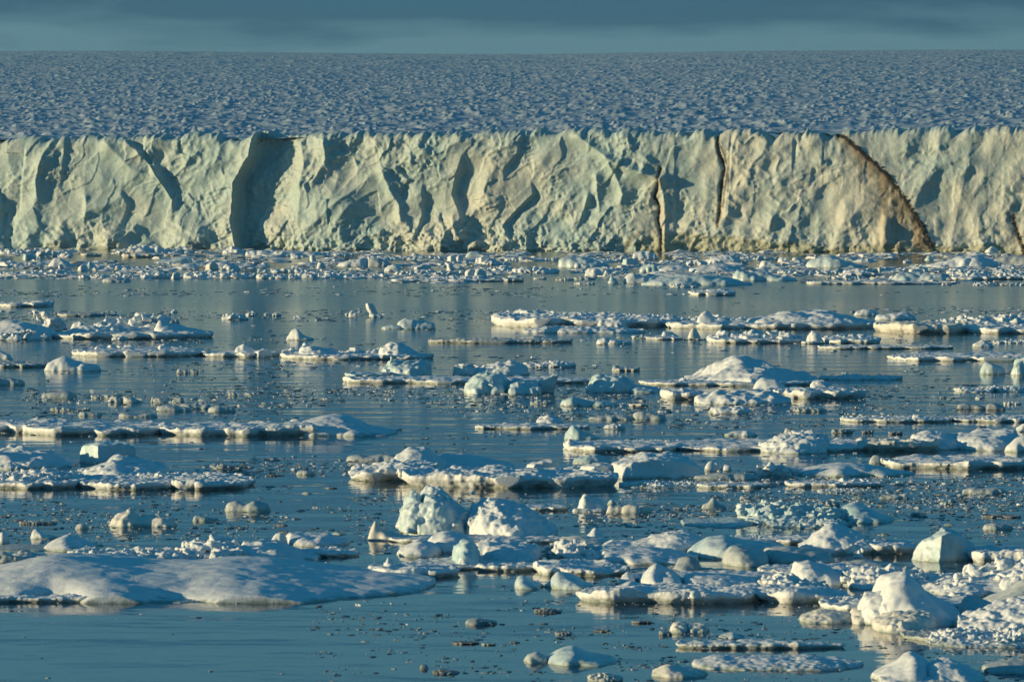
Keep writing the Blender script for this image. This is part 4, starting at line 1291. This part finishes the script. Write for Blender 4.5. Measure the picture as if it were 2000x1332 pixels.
b|g|grey tilted slab and pale saddle at the right edge|M 1920 2040 1196 5 20,40,62,70 r=.5;M 1868 1960 1212 4 32,50,40,24 r=.6
b|s|heaped white boulder of crusted snow, bottom right|L 1868 2050 1243 6 34,56,72,84 r=.9
f|s|frothy low snow raft below the heaped white boulder|R 1805 2050 1264 5 20,34,30,36,32
c|c|loaf-shaped cream chunk in open water, lower middle|L 1310 1346 1236 2 18,22,18;L 1340 1386 1236 2 18,20,20
c|d|brown-tipped sliver left of the loaf-shaped chunk|R 1290 1313 1240 - 8,5
f|s|thin floe tapering right, upper of the two long low ones|P 1323 1648 1267 7p 10,12,12,13,11,6;L 1465 1500 1262 2 14,11
c|s|comma-shaped chip behind the upper long low floe|M 1405 1456 1247 1.5 4,12,6
f|s|thick low floe with scalloped snow, lower of the two|M 1351 1690 1309 4 20,28,24,26,24,26,20,16 r=1.3
c|c|hump-backed chunk with a pointed left end, bottom edge|M 1275 1380 1324 2.5 6,27,22,18,10
b|i|smooth glassy mound like a turtle, bottom middle|M 1065 1206 1301 4 12,34,40,24,16,8 r=.5
c|g|half-sunken grey pebble touching the turtle-like mound|M 1025 1072 1296 2 16,24,14
b|s|pair of snow domes cut by the bottom edge, right|M 1705 1820 1337 4 18,36,62,46 r=.7;M 1800 1930 1338 4 36,52,50,36,18 r=1.0;M 1715 1900 1339 2 18,20,14
c|g|dark smooth lump at the right edge near the bottom|M 1920 2030 1316 3 16,26,24
c|d|brownish flat pan with two little spikes, lower middle|M 908 972 1221 1.5 10,14,12,8;M 944 953 1217 .4 18,10
c|d|low brown strip near the bottom, left of the turtle-like mound|R 846 896 1317 1 8,9,6
c|d|slim dark strip below the brownish spiked pan|P 882 936 1258 4p 3,4,3
c|g|short pale strip right of the slim dark strip|P 940 968 1260 3p 3,4
c|d|rounded dark clod near the bottom, lit on its right|M 819 837 1308 .8 11,10
c|c|flaky cream chunk between the turtle-like mound and the bottom edge|R 1150 1216 1331 1.5 12,16,10
c|d|dull chip below the pair of glassy humps|R 1045 1096 1197 1 7,9,6
c|d|oblong brown chip, lower middle, right of the spiked pan|R 1085 1116 1240 1 6,7
c|d|flat dark chip right of the oblong brown one|P 1160 1192 1234 3p 3,4
c|d|long dark chip under the pointed floe|P 1234 1272 1217 3p 4,4
c|g|cream-topped pebble right of the knobby grey boulder|M 1434 1466 1133 1.5 10,13,9
f|s|low slushy apron joining the tumbled pack to the smooth-topped floe|P 800 1060 1112 18p 6,8,7,7,5;R 950 1060 1106 2 8,10,8
f|g|grey slush sheet in front of the knobby grey boulder|P 1225 1440 1124 12p 4,5,6,5
f|s|low snow shelf between the pitted grey cluster and the grey-cream floe|P 1480 1720 1126 18p 9,11,12,9;R 1540 1700 1120 3 12,16,12
f|s|sheet of trodden-looking snow under the great crag's right side|P 1600 1900 1196 26p 10,12,14,12;R 1620 1700 1184 2 16,18,14
f|g|thin slush raft spreading from the foot of the great crag to the frothy raft|P 1760 2040 1252 20p 6,8,7,8
f|s|flat snow pad under the two crusted bergs|P 760 1110 1062 12p 7,9,8,8,6
f|s|low shelf behind the long foreground floe with the pointed end|P 1220 1560 1140 16p 10,12,12,10
f|s|broad thin floe behind the steep snow crag|P 1380 1640 1062 10p 7,8,9,7;R 1400 1560 1058 2 10,12,9
'''
for k, line in enumerate(ICE.strip().split('\n')):
    code, mats, label, comps = line.split('|')
    build_ice(k, code, label, mats, [c.strip() for c in comps.split(';')])
print('ice', round(time.time() - T0, 1), STATS)

# ---------------------------------------------------------------- countable middling chunks: copied from a few prototypes
protos = {}
for j, (kind, sp) in enumerate((('s', 'L 1000 1060 900 - 14,22,16'), ('s', 'R 1000 1060 900 - 12,20,18,9'), ('s', 'M 1000 1060 900 - 10,24,18,7 r=1.5'),
                                ('g', 'M 1000 1060 900 - 5,9,8,3'), ('g', 'M 1000 1060 900 - 6,10,5,3 r=2'), ('d', 'R 1000 1060 900 - 5,7,8,4'), ('c', 'L 1000 1060 900 - 10,16,12,8'))):
    V, Q = component(sp, 77 + j)
    d_ = dist_at(900)
    V = V - np.array([V[:, 0].mean(), V[:, 1].mean(), 0])
    protos.setdefault(kind, []).append((mesh_from('ice_chunk', V, Q, MAT[kind]), np.ptp(V[:, 0])))
r3 = np.random.default_rng(5)


def scatter(n, x0, x1, y0, y1, w0, w1, kinds, label, group):
    for q in range(n):
        px, py = r3.uniform(x0, x1), r3.uniform(y0, y1)
        d_ = dist_at(py)
        w = r3.uniform(w0, w1) * d_ / FPX
        me, wid = protos[kinds[r3.integers(len(kinds))]][0:9][r3.integers(len(protos[kinds[0]]) if False else 1)] if False else (lambda L: L[r3.integers(len(L))])(protos[kinds[r3.integers(len(kinds))]])
        o = link('ice_chunk', me, None, (x_at(px, d_), d_, 0))
        s_ = w / wid
        o.scale = (s_, s_ * r3.uniform(.8, 1.3), s_ * r3.uniform(.7, 1.2))
        o.rotation_euler = (0, 0, r3.uniform(-.7, .7))
        tag(o, label, 'ice chunk', group)


scatter(26, 0, 2000, 499, 541, 14, 30, 's', 'small white chunk jammed in the packed ice below the cliff', 'small chunks in the packed ice')
scatter(9, 340, 960, 610, 622, 12, 26, 'sc', 'small pale chunk in the thin slush line left of centre', 'chunks in the slush line')
scatter(12, 480, 660, 765, 800, 10, 22, 'gc', 'small dull chip drifting above the whale-like snowdrift', 'chips above the snowdrift')
scatter(12, 0, 420, 1000, 1052, 12, 30, 'dg', 'small dark chip drifting between the left floes', 'chips between the left floes')
scatter(12, 500, 780, 925, 1045, 12, 34, 'dg', 'small dull chip in the water left of the tall crusted berg', 'chips left of the tall crusted berg')
scatter(12, 1500, 2000, 965, 1050, 12, 32, 'dg', 'small dark chip in the open water at the right', 'chips at the right')
scatter(10, 1000, 1500, 1190, 1300, 12, 26, 'd', 'small dark chip in the open lower water', 'chips in the lower water')

# ---------------------------------------------------------------- brash: crumbs nobody could count
def density(px, py):
    d = 0.10 * np.ones(px.shape)

    def band(y, h, x0, x1, a):
        return a * np.exp(-((py - y) / h) ** 2) * (1 / (1 + np.exp(-(px - x0) / 30))) * (1 / (1 + np.exp((px - x1) / 30)))
    d += band(573, 3.0, -50, 1000, 2.6) + band(562, 1.5, 600, 1300, 2.0) + band(576, 2, 400, 1000, 1.5)
    d += band(616, 5, -50, 970, 2.8) + band(609, 4, 1640, 2050, 1.6) + band(668, 5, -50, 300, 1.0)
    d += band(700, 30, 200, 1250, 0.25) + band(775, 16, 400, 2050, 1.0) + band(722, 12, -50, 600, .25)
    d += band(790, 22, -50, 480, .7) + band(812, 22, 900, 2050, .5) + band(840, 14, 1150, 1450, .5)
    d += band(1010, 42, -50, 2050, .75) + band(975, 22, 1380, 2050, 1.3) + band(925, 20, 420, 760, .8)
    d += band(895, 14, 1000, 2050, .35) + band(1140, 20, 1300, 1600, .6) + band(1260, 60, 640, 1500, .22) + band(1300, 30, 1200, 2050, .3)
    d *= np.where((py > 1178) & (px < 600), 0.06, 1)
    d *= np.where((py > 578) & (py < 606), 0.15, 1)
    d *= np.where((py > 545) & (py < 566), 0.35, 1)
    d *= np.where((py > 855) & (py < 900) & (px < 1100), 0.5, 1)
    return d


def bits(name, n, x0, x1, y0, y1, wpx, flat, dens, cols, label, seed, zlift=0.0, lump=0.25):
    r = np.random.default_rng(seed)
    px = r.uniform(x0, x1, n * 6)
    py = r.uniform(y0, y1, n * 6)
    cl = np.clip(0.35 + 1.6 * noise2(px / 90, py / 14, 91) + 0.9 * noise2(px / 30, py / 6, 92), 0.02, 2) if dens else 1
    w = (dens(px, py) if dens else np.ones(px.shape)) * cl
    keep = np.argsort(-w / -np.log(r.random(len(px)) + 1e-9))[:n]
    px, py = px[keep], py[keep]
    v = (py - 666.0) / FPX
    d = CAM_H / (sp_ + v * cp) * (cp - v * sp_)
    s = wpx[0] + (wpx[1] - wpx[0]) * r.random(len(px)) ** 3.5
    s = s * d / FPX / 2
    # a low lumpy pad: ring of 7 + inner ring of 7 + top
    k = 7
    an = np.arange(k) / k * 2 * np.pi
    nb_ = 2 * k + 1
    M = len(px)
    rr = 1 + r.normal(0, lump, (M, k))
    rr2 = 0.62 + r.normal(0, lump * .6, (M, k))
    asp = r.uniform(0.6, 1.3, (M, 1))
    rot = r.uniform(0, 6.28, (M, 1))
    ca, sa = np.cos(an + rot), np.sin(an + rot)
    h = s * r.uniform(flat[0], flat[1], M) + 0.012
    V = np.zeros((M, nb_, 3))
    V[:, :k, 0] = rr * ca * s[:, None]
    V[:, :k, 1] = rr * sa * s[:, None] * asp
    V[:, :k, 2] = -0.03
    V[:, k:2 * k, 0] = rr2 * ca * s[:, None]
    V[:, k:2 * k, 1] = rr2 * sa * s[:, None] * asp
    V[:, k:2 * k, 2] = h[:, None] * np.clip(r.normal(0.75, .28, (M, k)), .15, 1.5)
    V[:, 2 * k, 2] = h * r.uniform(.6, 1.5, M)
    V[:, 2 * k, 0] = s * r.normal(0, .2, M)
    V[:, :, 0] += x_at(px, d)[:, None]
    V[:, :, 1] += d[:, None]
    V[:, :, 2] += zlift
    ii = np.arange(k)
    jj = (ii + 1) % k
    Qs = np.stack([ii, jj, jj + k, ii + k], 1)
    Ts = np.stack([ii + k, jj + k, np.full(k, 2 * k)], 1)
    off = (np.arange(M) * nb_)[:, None, None]
    c = np.array(cols)[r.integers(len(cols), size=M)]
    c = c * (0.8 + 0.4 * r.random((M, 1)))
    a = np.repeat(c[:, None, :], nb_, 1).reshape(-1, 3)
    o = link(name, mesh_from(name, V.reshape(-1, 3), (Qs[None] + off).reshape(-1, 4), MAT['bits'], smooth=False, attr={'tint': a},
                             tris=(Ts[None] + off).reshape(-1, 3)))
    tag(o, label, 'brash ice', None, 'stuff')


m, t, b = new_mat('brash')
at = N(t, 'ShaderNodeVertexColor', layer_name='tint')
t.links.new(at.outputs['Color'], b.inputs['Base Color'])
b.inputs['Roughness'].default_value = 0.45
MAT['bits'] = m
dark = [(0.05, 0.10, 0.13), (0.10, 0.16, 0.19), (0.22, 0.29, 0.32), (0.04, 0.08, 0.11), (0.36, 0.43, 0.46)]
mid = [(0.36, 0.42, 0.45), (0.52, 0.57, 0.60), (0.68, 0.72, 0.74), (0.25, 0.31, 0.34)]
white = [(0.8, 0.82, 0.84), (0.7, 0.72, 0.72), (0.6, 0.7, 0.72), (0.5, 0.55, 0.55)]
bits('brash_ice', 14500, -400, 2400, 556, 1340, (1.8, 22), (.03, .10), density, dark, 'dark crumbs of slush ice scattered over the water', 21)
bits('brash_ice', 3100, -400, 2400, 556, 1240, (2.5, 18), (.06, .25), density, mid, 'pale crumbs of brash ice scattered over the water', 22, lump=.35)


def lines(px, py):
    wob = 2.5 * noise2(px / 120, px * 0, 95)
    g_ = lambda y, h, a, b_: np.exp(-((py - y - wob) / h) ** 2) / (1 + np.exp(-(px - a) / 15)) / (1 + np.exp((px - b_) / 15))
    return (g_(573, 3.2, -80, 1010) * 1.2 + g_(576, 1.5, 420, 1250) + g_(563, 1.2, 620, 1420) + g_(617, 4.5, -80, 975) * 1.6 + g_(609, 3, 1680, 2080)
            + g_(604, 2, 1760, 2080) + g_(664, 2.5, 220, 640) * .5 + g_(776, 8, 20, 620) * .4 + g_(770, 9, 600, 1300) * .4 + g_(800, 8, 860, 1700) * .25
            + g_(940, 9, 1400, 2080) * .35 + g_(972, 9, 1500, 2080) * .3 + g_(1015, 12, 1200, 1500) * .4 + g_(912, 8, 380, 640) * .4)


bits('brash_ice', 2600, -80, 2080, 556, 1030, (3, 18), (.07, .28), lines, [(0.64, 0.69, 0.71), (0.50, 0.56, 0.59), (0.30, 0.37, 0.40), (0.76, 0.80, 0.82)],
     'thin lines of pale slush and crumbs drawn across the water', 26, lump=.35)
bits('brash_ice', 3000, -80, 2080, 556, 1030, (3, 24), (.03, .10), lines, dark, 'dark slush drawn out in thin lines across the water', 27, lump=.3)


def far_band(px, py):
    lo = 545 + 8 * ((px > 760) & (px < 1000)) + 10 * ((px > 1570))
    d = (py < lo) * 1.0
    d *= np.where((px > 60) & (px < 300) & (py > 503) & (py < 510), 0.1, 1)
    d *= np.where((px > 390) & (px < 625) & (py > 502) & (py < 511), 0.1, 1)
    d *= np.where((px > 1690) & (px < 1830) & (py > 508) & (py < 516), 0.05, 1)
    return d


bits('packed_brash', 11500, -330, 2330, 487, 556, (5, 44), (.05, .26), far_band, white, 'packed white brash filling the water below the cliff', 23, lump=.35)
print('done', round(time.time() - T0, 1), STATS)
